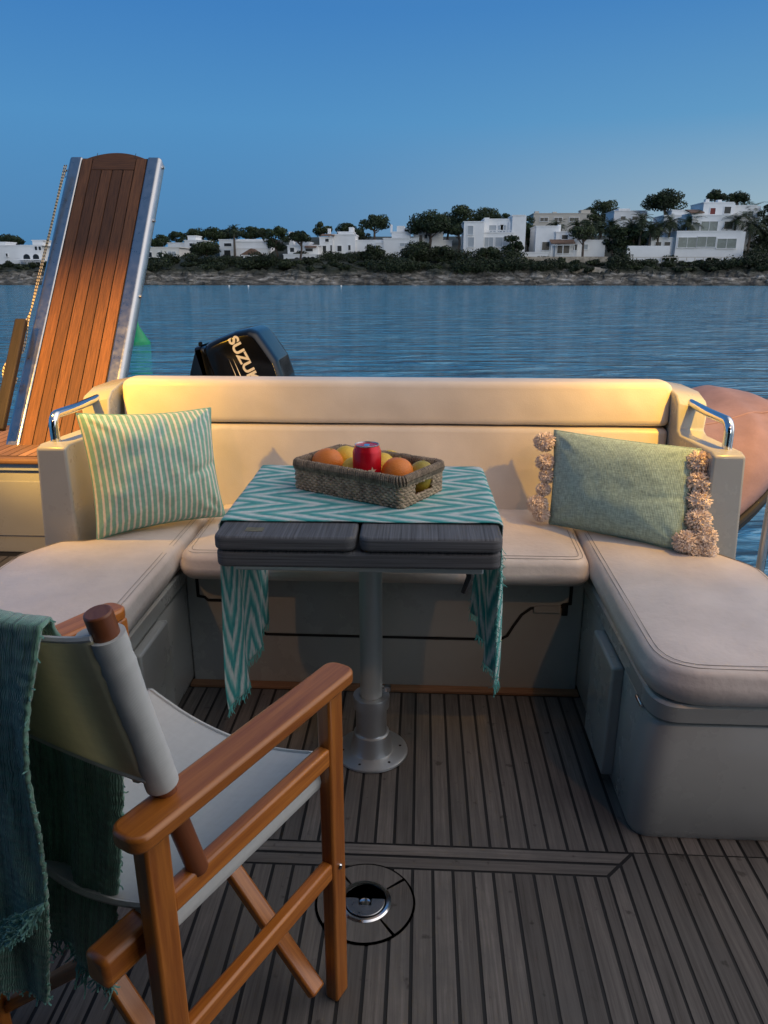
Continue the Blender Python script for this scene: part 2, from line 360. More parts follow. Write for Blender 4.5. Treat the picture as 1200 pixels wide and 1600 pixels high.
def cushion(name, m, parent, pts, rads, z0, z1, rnd, fn=None, crown=.008, bulge=.006, seam=True, puff=.0048):
    """upholstered slab: fn(u, v, w) maps outline + height to space"""
    fn = fn or (lambda u, v, w: Vector((u, v, w)))
    base = roundpoly(pts, rads); n = len(base); mb = MB(); h = z1 - z0
    prof = [(rnd * .9, z0), (rnd * .35, z0 + .004), (.0, z0 + .016)]
    for k in range(1, 4): prof.append((-bulge * math.sin(PI * k / 4), z0 + .016 + (h - .016 - rnd) * k / 4))
    for k in range(0, 6):
        a = PI / 2 * k / 5; prof.append((rnd * (1 - math.cos(a)), z1 - rnd + rnd * math.sin(a)))
    loops = [inset(base, i) for i, z in prof]
    vs = []; fs = []
    def put(x, y, z):
        nz = noise.noise(Vector((x * 9, y * 9, z * 9 + len(name)))) * puff + noise.noise(Vector((x * 23, y * 23, z * 9))) * puff * .35
        return fn(x, y, z + nz * (1 if z > z0 + .02 else 0))
    for (i, z), lp in zip(prof, loops):
        for p in lp: vs.append(put(p.x, p.y, z))
    for a in range(len(prof) - 1):
        for k in range(n): k2 = (k + 1) % n; fs.append((a * n + k, a * n + k2, (a + 1) * n + k2, (a + 1) * n + k))
    lp = loops[-1]; xs = [p.x for p in lp]; ys = [p.y for p in lp]; st_ = .022; pts_ = [Vector(p) for p in lp]
    def inside(x, y):
        c_ = False; dmin = 9
        for i in range(n):
            a = lp[i]; b_ = lp[(i + 1) % n]
            if (a.y > y) != (b_.y > y) and x < (b_.x - a.x) * (y - a.y) / (b_.y - a.y) + a.x: c_ = not c_
            e = b_ - a; q = max(0, min(1, ((x - a.x) * e.x + (y - a.y) * e.y) / max(1e-12, e.length_squared))); dmin = min(dmin, math.hypot(a.x + e.x * q - x, a.y + e.y * q - y))
        return c_, dmin
    dist = [0] * n; yy = min(ys) + st_ / 2
    while yy < max(ys):
        xx = min(xs) + st_ / 2
        while xx < max(xs):
            ok, dm = inside(xx, yy)
            if ok and dm > .008: pts_.append(Vector((xx, yy))); dist.append(dm)
            xx += st_
        yy += st_
    V2, _, F2, _, _, _ = delaunay_2d_cdt(pts_, [], [list(range(n))], 1, 1e-6)
    o_ = len(vs)
    for k, p in enumerate(V2):
        dm = dist[k] if k < len(dist) else 0
        vs.append(put(p.x, p.y, z1 + crown * (1 - math.exp(-dm / .035))))
    fs += [tuple(o_ + k for k in f) for f in F2]
    fs.append(tuple(reversed(range(n))))
    mb.add(vs, fs)
    o = mb.build(name, m, parent, angle=80)
    if seam:
        sm_ = MB()
        for ins, z in ((rnd * .62, z1 - rnd * .09), (rnd * 1.0, z1 + .0003)):
            lp = inset(base, ins - .0006); P = [fn(p.x, p.y, z + .0006) for p in lp]; P.append(P[0]); sm_.tube(P, .0006, 4, False)
        sm_.build('stitching', 'stitch', o)
    return o

# ------------------------------------------------------------------ sky, sea, distant light
WZ = -1.0
w = bpy.data.worlds.new('World'); S.world = w; w.use_nodes = True
ns = w.node_tree.nodes; L = w.node_tree.links
tc = ns.new('ShaderNodeTexCoord'); sp = ns.new('ShaderNodeSeparateXYZ'); L.new(tc.outputs['Generated'], sp.inputs[0])
left = ramp(ns, [(0, (.075, .215, .405)), (.07, (.085, .245, .47)), (.17, (.083, .275, .545)), (.28, (.053, .213, .515)), (.55, (.055, .165, .37)), (1, (.085, .16, .30))])
right = ramp(ns, [(0, (.42, .47, .47)), (.07, (.34, .465, .53)), (.17, (.125, .33, .56)), (.28, (.066, .235, .525)), (.55, (.075, .18, .37)), (1, (.085, .16, .30))])
L.new(sp.outputs[2], left.inputs[0]); L.new(sp.outputs[2], right.inputs[0])
az = nd(ns, 'ShaderNodeMapRange', i_1=-.30, i_2=.60, i_3=0, i_4=1, interpolation_type='SMOOTHSTEP'); L.new(sp.outputs[0], az.inputs[0])
mx = nd(ns, 'ShaderNodeMix', data_type='RGBA'); L.new(az.outputs[0], mx.inputs['Factor']); L.new(left.outputs[0], mx.inputs['A']); L.new(right.outputs[0], mx.inputs['B'])
gd = nd(ns, 'ShaderNodeVectorMath', operation='DOT_PRODUCT'); L.new(tc.outputs['Generated'], gd.inputs[0]); gd.inputs[1].default_value = (.76, -.02, .65)   # afterglow high on the right
ga = nd(ns, 'ShaderNodeMapRange', i_1=.50, i_2=1.0, i_3=0, i_4=1, interpolation_type='SMOOTHSTEP'); L.new(gd.outputs['Value'], ga.inputs[0])
gm = nd(ns, 'ShaderNodeMix', data_type='RGBA', blend_type='ADD', clamp_result=False); L.new(ga.outputs[0], gm.inputs['Factor']); L.new(mx.outputs['Result'], gm.inputs['A']); gm.inputs['B'].default_value = (1.62, 1.42, 1.20, 1)
L.new(gm.outputs['Result'], ns['Background'].inputs[0]); ns['Background'].inputs[1].default_value = 1.0

sun = bpy.data.lights.new('twilight_sun', 'SUN'); sun.energy = .74; sun.angle = rad(20); sun.color = (1, .93, .80)
so = bpy.data.objects.new('twilight_sun', sun); COL.objects.link(so)
so.rotation_euler = Vector((-.16, .96, -.20)).to_track_quat('-Z', 'Y').to_euler()
LAMPS = []
def spot(name, loc, aim, watts, colr, size, blend, soft):
    l = bpy.data.lights.new(name, 'SPOT'); l.energy = watts; l.color = colr; l.spot_size = rad(size); l.spot_blend = blend; l.shadow_soft_size = soft
    lo = bpy.data.objects.new(name, l); COL.objects.link(lo); lo.location = loc; lo.rotation_euler = Vector(aim).to_track_quat('-Z', 'Y').to_euler(); return lo
for sx, e in ((-1.20, 1.05), (.97, .8)):
    spot('wing_lamp', (sx, 1.875, 1.26), (.05 if sx < 0 else -.05, .80, -.60), 60 * e, (1, .505, .035), 150, 1.0, .012); LAMPS.append(Vector((sx, 1.875, 1.26)))
    spot('overhang_lamp', (sx * .93 - .02, .30, 1.95), (0, .85, -.80), 22 * e, (1, .50, .20), 74, .9, .03)
    spot('quarter_lamp', (-1.62 if sx < 0 else 1.55, 1.35, 1.78), (.05 if sx < 0 else -.14, 1.8, -1.00), 680 * e * (1 if sx < 0 else .12), (1, .55, .13), 36, .9, .03)

# water
m, ns, L, b = newmat('sea_water'); M['sea'] = m
tc = ns.new('ShaderNodeTexCoord')
mp = ns.new('ShaderNodeMapping'); mp.inputs['Scale'].default_value = (.46, 1.75, 1); mp.inputs['Rotation'].default_value = (0, 0, rad(-9)); L.new(tc.outputs['Object'], mp.inputs[0])
n1 = nd(ns, 'ShaderNodeTexNoise', i_Scale=1.0, i_Detail=5.0, i_Roughness=.5, i_Distortion=.9); L.new(mp.outputs[0], n1.inputs['Vector'])
n2 = nd(ns, 'ShaderNodeTexNoise', i_Scale=.42, i_Detail=3.0, i_Distortion=1.0); L.new(mp.outputs[0], n2.inputs['Vector'])
hh = mth(ns, L, 'MULTIPLY_ADD', n2.outputs['Fac'], 1.6, n1.outputs['Fac'])
bp = nd(ns, 'ShaderNodeBump', i_Strength=1.0, i_Distance=.85); L.new(hh, bp.inputs['Height']); L.new(bp.outputs[0], b.inputs['Normal'])
b.inputs['Base Color'].default_value = (.078, .300, .46, 1); b.inputs['Roughness'].default_value = .06; b.inputs['IOR'].default_value = 1.5
mb = MB(); mb.add([(-900, -60, WZ), (900, -60, WZ), (900, 1500, WZ), (-900, 1500, WZ)], [(0, 1, 2, 3)]); struct(mb, 'sea', 'sea')

# ------------------------------------------------------------------ far shore
def ground(x, y):
    P = [(120, -3), (129.6, -1.25), (131, .1), (134, 1.35), (138, 2.1), (144, 2.9), (150, 3.7), (158, 5.0), (168, 6.5), (185, 8.3), (215, 10.5), (260, 12), (400, 12)]
    for (a, za), (c, zc) in zip(P, P[1:]):
        if y <= c: z = za + (zc - za) * max(0, (y - a)) / (c - a); break
    else: z = 12
    k = .72 + .28 * min(1, max(0, (x + 70) / 40))
    if z > 0: z *= k
    return z
def onground(px, py):
    y = 131.0
    while y < 260:
        p = atY(px, py, y)
        if ground(p.x, y) >= p.z: return p
        y += .5
    return atY(px, py, 260)
def gz(x, y): return Vector((x, y, ground(x, y)))
# terrain
def terr(u, v):
    x = -150 + 290 * u; y = 137 + 170 * v * v + 8 * v
    return Vector((x, y, ground(x, y) + .25 * noise.noise(Vector((x * .3, y * .3, 0))) - .1))
M['soil'] = mat('dry_scrub_ground', (.016, .021, .012), .95, vary=.5, vscale=.5, bump=.6, bscale=2)
mb = MB(); mb.grid(150, 50, terr); struct(mb, 'hillside', 'soil')
# rocky shore
m, ns, L, b = newmat('shore_rock'); M['rock'] = m
tc = ns.new('ShaderNodeTexCoord'); sx = ns.new('ShaderNodeSeparateXYZ'); L.new(tc.outputs['Object'], sx.inputs[0])
mp = ns.new('ShaderNodeMapping'); mp.inputs['Scale'].default_value = (.5, .5, 2.6); L.new(tc.outputs['Object'], mp.inputs[0])
n1 = nd(ns, 'ShaderNodeTexNoise', i_Scale=.9, i_Detail=9.0, i_Roughness=.7); L.new(mp.outputs[0], n1.inputs['Vector'])
r1 = ramp(ns, [(.34, (.016, .015, .013)), (.46, (.075, .07, .06)), (.58, (.20, .185, .165)), (.72, (.52, .50, .46))]); L.new(n1.outputs['Fac'], r1.inputs[0])
nv = nd(ns, 'ShaderNodeTexNoise', i_Scale=.25, i_Detail=5.0); L.new(tc.outputs['Object'], nv.inputs['Vector'])
zz = mth(ns, L, 'MULTIPLY_ADD', nv.outputs['Fac'], 1.6, mth(ns, L, 'MULTIPLY', sx.outputs[2], 1.0))
rz = ramp(ns, [(.30, (.09, .085, .08)), (.50, (1, 1, 1))]); mr = nd(ns, 'ShaderNodeMapRange', i_1=-.6, i_2=5.0); L.new(zz, mr.inputs[0]); L.new(mr.outputs[0], rz.inputs[0])
mpv = ns.new('ShaderNodeMapping'); mpv.inputs['Scale'].default_value = (.42, .5, 1.3); L.new(tc.outputs['Object'], mpv.inputs[0])
vr = nd(ns, 'ShaderNodeTexVoronoi', i_Scale=1.0); L.new(mpv.outputs[0], vr.inputs['Vector']); vb = nd(ns, 'ShaderNodeRGBToBW'); L.new(vr.outputs['Color'], vb.inputs[0])
vm = nd(ns, 'ShaderNodeMapRange', i_3=.45, i_4=1.75); L.new(vb.outputs[0], vm.inputs[0]); vh = nd(ns, 'ShaderNodeHueSaturation'); L.new(vm.outputs[0], vh.inputs['Value']); L.new(r1.outputs[0], vh.inputs['Color'])
mm = nd(ns, 'ShaderNodeMix', data_type='RGBA', blend_type='MULTIPLY'); mm.inputs['Factor'].default_value = 1; L.new(vh.outputs[0], mm.inputs['A']); L.new(rz.outputs[0], mm.inputs['B'])
gzr = nd(ns, 'ShaderNodeMapRange', i_1=3.1, i_2=4.1, i_3=0, i_4=1); L.new(zz, gzr.inputs[0]); gmx = nd(ns, 'ShaderNodeMix', data_type='RGBA'); L.new(gzr.outputs[0], gmx.inputs['Factor']); L.new(mm.outputs['Result'], gmx.inputs['A']); gmx.inputs['B'].default_value = (.017, .022, .012, 1)
L.new(gmx.outputs['Result'], b.inputs['Base Color']); b.inputs['Roughness'].default_value = .9
bp = nd(ns, 'ShaderNodeBump', i_Strength=.9, i_Distance=.35); L.new(n1.outputs['Fac'], bp.inputs['Height']); L.new(bp.outputs[0], b.inputs['Normal'])
def rocks(u, v):
    x = -125 + 240 * u; y = 128 + 13 * v
    y += 1.4 * noise.noise(Vector((x * .05, 3, 0))) + .8 * noise.noise(Vector((x * .21, v * 2, 5)))
    z = ground(x, y)
    a = noise.fractal(Vector((x * .35, y * .5, 0)), 1.0, 2.0, 5); st = noise.noise(Vector((x * .09, y * .2, 9)))
    vo = noise.voronoi(Vector((x * .42 + .6 * a, y * .7, 0)))[0]; a = a * .7 + 2.3 * min(.6, vo[1] - vo[0]) - .7
    z += (.75 * a + .5 * st) * min(1, max(.15, (v * 3))) * (1.15 - v * .5)
    q = .42; zq = math.floor(z / q) * q; fr = (z - zq) / q; z = z * .65 + (zq + q * min(1, fr * 2.2)) * .35
    return Vector((x, y + .5 * noise.noise(Vector((x * .6, z * 2, 1))), z - .05))
mb = MB(); mb.grid(760, 46, rocks); struct(mb, 'rocky_shore', 'rock', flatshade=True)

# houses ---------------------------------------------------------------
def px_box(mb, x0, y0, x1, y1, Y, depth, drop=0):
    a = atY(x0, y0, Y); c = atY(x1, y1, Y)
    zt = (a.z + atY(x1, y0, Y).z) / 2; zb = c.z - drop
    mb.box(((a.x + c.x) / 2, Y + depth / 2, (zt + zb) / 2), (c.x - a.x, depth, zt - zb))
def window(parent, x0, y0, x1, y1, Y, pane='glass', frame='house', arch=False, kids=True):
    a = atY(x0, y0, Y); c = atY(x1, y1, Y); mb = MB(); W_, H_ = c.x - a.x, a.z - c.z; cx, cz = (a.x + c.x) / 2, (a.z + c.z) / 2
    if arch:
        pts = [(a.x, c.z), (c.x, c.z)] + [(cx + W_ / 2 * math.cos(t), a.z - W_ / 2 + W_ / 2 * math.sin(t)) for t in [PI * k / 10 for k in range(11)]]
        mb.prism(pts, Y - .06, Y + .04, lambda u, v, q: Vector((u, q, v))); return mb.build('archway', pane, parent)
    mb.box((cx, Y - .01, cz), (W_, .10, H_))
    o = mb.build('window', pane, parent)
    f = MB(); t = .11
    for sx in (-1, 1): f.box((cx + sx * (W_ / 2 + t / 2 - .02), Y - .05, cz), (t, .16, H_ + 2 * t))
    f.box((cx, Y - .05, cz + H_ / 2 + t / 2 - .02), (W_ - .04, .16, t)); f.box((cx, Y - .10, cz - H_ / 2 - t / 2 + .02), (W_ + .2, .28, t))
    if W_ > 1.6: f.box((cx, Y - .065, cz), (.07, .07, H_ - .04))
    f.build('frame', frame, o); return o
def house(label, Y, vols, wins=(), wall='house', cat='house', extra=None, lip=True):
    """vols: (x0, ytop, x1, ybottom, set-back, depth)"""
    p = atY((vols[0][0] + vols[0][2]) / 2, vols[0][3], Y)
    t = thing('villa', (p.x, Y, ground(p.x, Y)), label, cat, 'villas along the far shore')
    mb = MB(); lp = MB()
    for i, (x0, y0, x1, y1, sb, dp) in enumerate(vols):
        px_box(mb, x0, y0, x1, y1, Y + sb, dp + i * .013, 2.2 if y1 > 370 else .05)
        if lip and x1 - x0 > 12:
            a = atY(x0, y0, Y + sb); c = atY(x1, y0, Y + sb); lp.box(((a.x + c.x) / 2, Y + sb + dp / 2, a.z + .06), (c.x - a.x + .24, dp + .24, .16))
    mb.build('wall', wall, t)
    if lp.v: lp.build('parapet', wall, t)
    for k in wins:
        x0, y0, x1, y1, sb = k[:5]; kind = k[5] if len(k) > 5 else 'glass'
        if kind == 'arch': window(t, x0, y0, x1, y1, Y + sb, arch=True)
        else: window(t, x0, y0, x1, y1, Y + sb, pane=kind)
    if extra: extra(t, Y)
    return t
def roof_slab(t, x0, yf, x1, yb, Yf, run, m='tile'):
    a = atY(x0, yf, Yf); c = atY(x1, yf, Yf); d = atY(x0, yb, Yf); mb = MB()
    zf, zb = a.z, d.z
    vs = [(a.x, Yf, zf), (c.x, Yf, zf), (c.x, Yf + run, zb), (a.x, Yf + run, zb)]; vs += [(x, y, z + .18) for x, y, z in vs]
    mb.add(vs, [(3, 2, 1, 0), (4, 5, 6, 7), (0, 1, 5, 4), (1, 2, 6, 5), (2, 3, 7, 6), (3, 0, 4, 7)]); return mb.build('roof', m, t, flatshade=True)
def gable(t, x0, yt, x1, yb, Y, dp, m='tile'):
    a = atY(x0, yb, Y); c = atY(x1, yb, Y); k = atY((x0 + x1) / 2, yt, Y); mb = MB()
    mb.prism([(a.x - .3, a.z), (c.x + .3, c.z), (k.x, k.z)], Y - .3, Y + dp, lambda u, v, q: Vector((u, q, v))); return mb.build('roof', m, t, flatshade=True)
def rail(t, x0, x1, yt, yb, Y, n, m='house'):
    mb = MB(); a = atY(x0, yt, Y); c = atY(x1, yt, Y); z0 = atY(x0, yb, Y).z
    mb.box(((a.x + c.x) / 2, Y, a.z), (c.x - a.x, .12, .12))
    for i in range(n + 1): x = a.x + (c.x - a.x) * i / n; mb.box((x, Y, (a.z + z0) / 2 - .1), (.12, .10, a.z - z0))
    return mb.build('railing', m, t)

house('low white villa with two arches and a pillared terrace, left of the gangway', 150,
      [(-14, 384, 66, 412, 0, 9), (50, 376, 68, 386, 1.5, 5), (-4, 379, 9, 385, 2, 4)],
      [(36, 397, 48, 409, 0, 'arch'), (51, 397, 62, 409, 0, 'arch'), (54, 385, 59, 391, 0), (60, 385, 65, 391, 0), (9, 396, 13, 401, 0)],
      extra=lambda t, Y: (roof_slab(t, 20, 407, 64, 406, Y - 3, 3, 'house'), rail(t, 21, 63, 409, 419, Y - 2.8, 4)))
house('long flat grey house with one window, just right of the gangway', 158,
      [(226, 387, 281, 408, 0, 8)], [(247, 394, 254, 402, 0), (232, 394, 238, 402, 0), (262, 393, 275, 400, 0, 'shut')], wall='housew')
house('small white house with a stepped roof among the pines, above the long grey house', 185,
      [(288, 376, 318, 395, 0, 8), (293, 369, 306, 377, 1, 5), (262, 380, 297, 396, 2, 6)], [(296, 380, 302, 385, 0), (309, 380, 314, 385, 0)])
house('white two storey villa with a columned porch and a long terrace wall', 156,
      [(342, 375, 420, 407, 0, 9), (300, 405, 386, 414, -4, 3), (366, 378, 421, 386, -1.2, 1.25)],
      [(350, 380, 362, 385, 0), (372, 388, 384, 403, 0), (390, 388, 400, 403, 0), (404, 388, 414, 403, 0), (350, 391, 362, 402, 0)],
      extra=lambda t, Y: rail(t, 346, 418, 388, 406, Y - 1.4, 5))
house('small low house under a dark hipped roof behind the bushes', 152,
      [(380, 397, 406, 410, 0, 6)], [(385, 400, 390, 406, 0), (396, 400, 401, 406, 0)], extra=lambda t, Y: gable(t, 378, 388, 407, 398, Y, 6.5))
house('white villa with three arches on a stone terrace under a round pine', 150,
      [(443, 398, 499, 416, 0, 8), (449, 384, 497, 399, 1.5, 7), (451, 362, 458, 386, 3, 3), (462, 379, 484, 386, 2.5, 5)],
      [(459, 402, 469, 412, 0, 'arch'), (471, 401, 481, 412, 0, 'arch'), (483, 401, 494, 412, 0, 'arch'), (453, 387, 460, 394, 1.5), (477, 388, 489, 393, 1.5)],
      extra=lambda t, Y: roof_slab(t, 476, 387, 494, 383, Y + .6, 2.2))
house('white villa with a brown tiled lean-to roof and four dark doorways', 156,
      [(499, 371, 520, 398, 0, 8), (519, 367, 555, 396, .6, 8), (554, 376, 598, 391, 1.4, 6), (528, 363, 552, 369, 2, 5), (512, 357, 516, 372, 3, 1.5), (545, 355, 552, 366, 3, 3)],
      [(504, 384, 510, 394, 0), (516, 383, 519, 393, 0), (527, 384, 534, 393, .6), (544, 383, 548, 391, .6), (508, 373, 514, 378, 0)],
      extra=lambda t, Y: roof_slab(t, 501, 369, 522, 366, Y - .7, 2.5))
house('stepped white villa with a long garden wall in front of the umbrella pines', 152,
      [(599, 373, 654, 396, 0, 8), (646, 360, 692, 388, 3, 8), (612, 363, 641, 374, 2, 6), (620, 353, 632, 365, 3, 4), (632, 357, 641, 366, 3.6, 3), (587, 380, 600, 394, .5, 5), (690, 376, 706, 386, 4, 1), (610, 351, 613, 365, 4, 1)],
      [(655, 367, 660, 378, 3), (632, 359, 640, 363, 2), (663, 366, 668, 373, 3), (625, 380, 640, 385, 0, 'shut')])
house('large white block villa with shuttered windows and a tall right tower', 148,
      [(725, 347, 755, 391, 0, 9), (754, 364, 802, 392, .8, 9), (756, 343, 799, 365, 3.4, 7), (801, 337, 820, 386, 1.5, 7), (757, 340, 764, 362, 2.6, 3), (795, 346, 803, 366, 2.8, 3)],
      [(731, 353, 739, 367, 0, 'shut'), (731, 371, 740, 386, 0, 'shut'), (764, 352, 775, 363, 3.4, 'shut'), (778, 352, 790, 363, 3.4, 'shut'), (757, 371, 770, 386, .8, 'shut'), (774, 371, 797, 386, .8, 'shut'), (782, 352, 786, 360, 3.4)],
      extra=lambda t, Y: rail(t, 755, 800, 360, 365, Y + .9, 9))
house('long beige flat roofed house with chimneys, standing behind the others', 192,
      [(834, 334, 924, 368, 0, 10), (864, 331, 870, 336, 3, 1.5), (836, 330, 842, 336, 3, 1.5), (908, 329, 922, 336, 2, 3)],
      [(844, 340, 856, 346, 0), (866, 340, 878, 346, 0), (890, 340, 904, 346, 0)], wall='houseb')
house('white villa with a brown pergola roof and one dark wide doorway', 148,
      [(838, 354, 871, 396, .8, 8), (869, 363, 901, 400, 0, 8), (900, 376, 944, 403, 1.0, 7), (815, 395, 856, 402, -3, 2.4), (872, 351, 876, 364, 3, 1)],
      [(847, 378, 858, 391, .8), (878, 367, 887, 374, 0), (871, 383, 889, 396, 0), (896, 382, 901, 391, 0), (912, 382, 918, 390, 1, 'shut')],
      extra=lambda t, Y: (roof_slab(t, 861, 381, 899, 375, Y - 2.2, 2.1), rail(t, 862, 898, 383, 400, Y - 2.0, 2)))
house('white house half hidden behind the tall palms', 180,
      [(960, 330, 1008, 366, 0, 8), (967, 327, 984, 332, 2, 4)], [(970, 338, 977, 344, 0), (988, 338, 996, 344, 0)])
house('white building with a stepped roof seen between the dark pine and the large right villa', 172,
      [(1038, 337, 1080, 384, 0, 8), (1050, 329, 1080, 339, 1, 5)], [(1046, 346, 1053, 356, 0), (1062, 345, 1070, 356, 0)])
house('large white three storey villa with wide curtained windows, furthest right', 146,
      [(1058, 362, 1160, 402, 0, 9), (1082, 337, 1157, 364, 2.2, 8), (1100, 317, 1146, 339, 4.4, 7), (1018, 372, 1060, 404, 1.5, 7), (1103, 311, 1107, 324, 5, 1), (1122, 312, 1127, 322, 5, 1), (1080, 334, 1101, 352, 3.6, 5), (1144, 322, 1182, 372, 6, 7)],
      [(1060, 371, 1087, 387, 0, 'green_glass'), (1090, 370, 1117, 386, 0, 'green_glass'), (1121, 373, 1149, 388, 0, 'green_glass'), (1096, 346, 1120, 361, 2.2, 'green_glass'), (1081.6, 348, 1092, 361, 2.2, 'green_glass'), (1132, 346, 1144, 358, 2.2), (1110, 325, 1117, 335, 4.4, 'redsh'), (1132, 323, 1141, 334, 4.4), (1024, 378, 1032, 390, 1.5), (1038, 378, 1046, 390, 1.5), (1160, 330, 1176, 340, 6, 'green_glass')],
      extra=lambda t, Y: (roof_slab(t, 1078, 333, 1101, 327, Y + 3, 3), rail(t, 1082, 1157, 364, 369, Y + .3, 12)))
# garden walls, fence, stone outcrop, gate
def wallthing(name, label, cat, m, x0, y0, x1, y1, Y, dp, drop=1.5):
    mb = MB(); px_box(mb, x0, y0, x1, y1, Y, dp, drop); return tag(mb.build(name, m), label, cat)
wallthing('garden_wall', 'low white garden wall stepping down under the tall palms', 'wall', 'house', 981, 384, 1045, 404, 143.5, .5)
wallthing('stone_wall', 'low brown stone retaining wall below the pergola villa', 'wall', 'stone', 815, 401, 950, 409, 143, .6)
wallthing('stone_wall', 'short brown stone wall under the three arched villa', 'wall', 'stone', 442, 413, 500, 421, 144, .6)
wallthing('garden_gate', 'small white gate panel on the bank below the large right villa', 'gate', 'house', 1070, 407, 1081, 420, 139.6, .25, .3)
ft = thing('garden_fence', gz(atY(1080, 410, 141.5).x, 141.5), 'low pale post and rail fence below the large right villa', 'fence'); rail(ft, 982, 1178, 402, 411, 141.5, 15, 'houseb')
c = atY(922, 436, 136.5)
def outcrop(u, v):
    a = 2 * PI * u; h = v; rx, ry = 5.4 * (1 - .14 * h), 2.4 * (1 - .3 * h)
    k = 1 + .10 * noise.noise(Vector((math.cos(a) * 2, math.sin(a) * 2, h * 3)))
    zz = 2.15 * (1 - (1 - h) ** 1.0) * (1 - .10 * math.cos(a + .6)); 
    if v > .85: q = 1 - (v - .85) / .15 * .999; rx *= q; ry *= q; zz = 2.15 * .9 + .3 * (1 - q)
    return Vector((c.x + rx * k * math.cos(a), c.y + ry * k * math.sin(a), c.z - .3 + zz + .1 * noise.noise(Vector((a * 3, h * 7, 2)))))
mb = MB(); mb.grid(70, 22, outcrop); tag(mb.build('stone_mound', 'stone'), 'round pale rubble stone mound on the rocks below the pergola villa', 'stone mound')
for i, (px, py, lb) in enumerate(((358, 447.5, 'small white mooring float on the water, left one of the pair near the gangway'), (388, 447.5, 'small white mooring float on the water, right one of the pair near the gangway'), (533, 447.5, 'small white mooring float on the water below the arched villa, apart from the pair'))):
    p = atZ(px, py, WZ); mb = MB(); mb.lathe([(.0, -.12), (.10, -.08), (.15, .02), (.13, .12), (.06, .18), (0, .19)], p, 14); tag(mb.build('mooring_float', 'buoyw'), lb, 'float', 'white floats along the far shore')

# vegetation -----------------------------------------------------------
def leafblob(mb, c, r, n, size, flat_=1.0, tone=.5):
    c = Vector(c)
    for _ in range(n):
        while True:
            p = Vector((R.uniform(-1, 1), R.uniform(-1, 1), R.uniform(-1, 1)))
            if .12 < p.length < 1: break
        p = p.normalized() * (p.length ** .45) * R.uniform(.86, 1.08)
        q = c + Vector((p.x * r[0], p.y * r[1], p.z * r[2]))
        nrm = (p + Vector((R.gauss(0, .5), R.gauss(0, .5), R.gauss(0, .5)))).normalized(); a = nrm.orthogonal().normalized(); a.rotate(Matrix.Rotation(R.random() * 6.28, 3, nrm)); bb = nrm.cross(a)
        s1 = size * R.uniform(.55, 1.3); s2 = s1 * R.uniform(.35, .8)
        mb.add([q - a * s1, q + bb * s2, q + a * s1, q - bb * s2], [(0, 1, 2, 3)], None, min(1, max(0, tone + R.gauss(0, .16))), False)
def pine(label, px, base, top, w, Y=None, kind='umbrella', m='pine', trunk=True, dens=1.0, group='pines along the far shore', name='pine_tree'):
    """crown centred on column px, spanning w pixels, from py 'top' down to py 'base'"""
    p = onground(px, base) if Y is None else atY(px, base, Y)
    Y = p.y; g = ground(p.x, Y); zt = atY(px, top, Y).z; W_ = w / FPX * (Y / math.cos(YAW)) / 1.0
    H_ = zt - g; t = thing(name, (p.x, Y, g), label, 'tree', group)
    crown = MB(); rx = W_ / 2
    if kind == 'umbrella': ch = min(H_ * .62, W_ * .62)
    elif kind == 'round': ch = min(H_ * .8, W_ * .95)
    else: ch = H_ * .93
    zc = zt - ch / 2; tr = MB(); nb = max(7, int(9 + W_ * 1.3))
    ctrs = []
    for i in range(nb):
        a = R.uniform(0, 2 * PI); k = math.sqrt(R.random()) * .74; z = R.uniform(-.62, .62)
        if kind == 'umbrella': z = R.uniform(-.35, .62) * (1 - .5 * k)
        e = math.sqrt(max(.1, 1 - (z) ** 2)); ctrs.append((Vector((p.x + rx * k * e * math.cos(a), Y + rx * .8 * k * e * math.sin(a), zc + ch / 2 * z)), z))
    for sx in (-1, 1): ctrs.append((Vector((p.x + sx * rx * .66, Y + R.uniform(-.3, .3) * rx, zc + R.uniform(-.3, .1) * ch / 2)), -.2))
    ctrs.append((Vector((p.x + R.uniform(-.2, .2) * rx, Y, zt - ch * .2)), .6))
    for cpt, z in ctrs:
        r0 = rx * R.uniform(.27, .46); r = (r0, r0, min(r0 * R.uniform(.55, .85), ch * .34))
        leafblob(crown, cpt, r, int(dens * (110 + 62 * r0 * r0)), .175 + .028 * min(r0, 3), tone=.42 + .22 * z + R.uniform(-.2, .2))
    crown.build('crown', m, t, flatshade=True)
    if trunk:
        lean = R.uniform(-.6, .6); top_ = Vector((p.x + lean * .7, Y, zc - ch * .05)); b0 = Vector((p.x, Y, g - .4))
        mid = b0.lerp(top_, .55) + Vector((lean * .4, 0, 0)); r0 = .12 + .028 * W_
        tr.tube([b0, mid, top_], [r0, r0 * .75, r0 * .5], 7)
        for cpt, z in ctrs[:8]: tr.tube([mid.lerp(top_, R.uniform(.1, .8)), mid.lerp(cpt, .6) + Vector((0, 0, -.2)), cpt], [r0 * .42, r0 * .3, r0 * .12], 5)
        tr.build('trunk', 'bark', t)
    return t
G = 'pines along the far shore'
pine('dark pine standing behind the low arched villa at the far left', 20, 386, 367, 38, 168, 'umbrella')
pine('small pine just right of the gangway top, left end of the skyline row', 256, 388, 366, 24, 190, 'round')
pine('rounded pine beside the small stepped house, on its left', 277, 388, 361, 26, 196, 'round')
pine('wide pale pine rising behind the small stepped house', 303, 388, 357, 36, 205, 'round', 'pine2')
pine('dark pine between the small stepped house and the thin palm', 333, 388, 355, 38, 205, 'round')
pine('broad pine right behind the thin skyline palm', 360, 390, 356, 36, 210, 'round')
pine('dark pine above the right end of the columned villa', 392, 390, 354, 40, 205, 'round')
pine('narrow dark pine between the columned villa and the pine by the arches', 414, 392, 356, 26, 190, 'round')
pine('tall dark pine with a dense crown left of the three arched villa', 435, 412, 350, 42, 153, 'full')
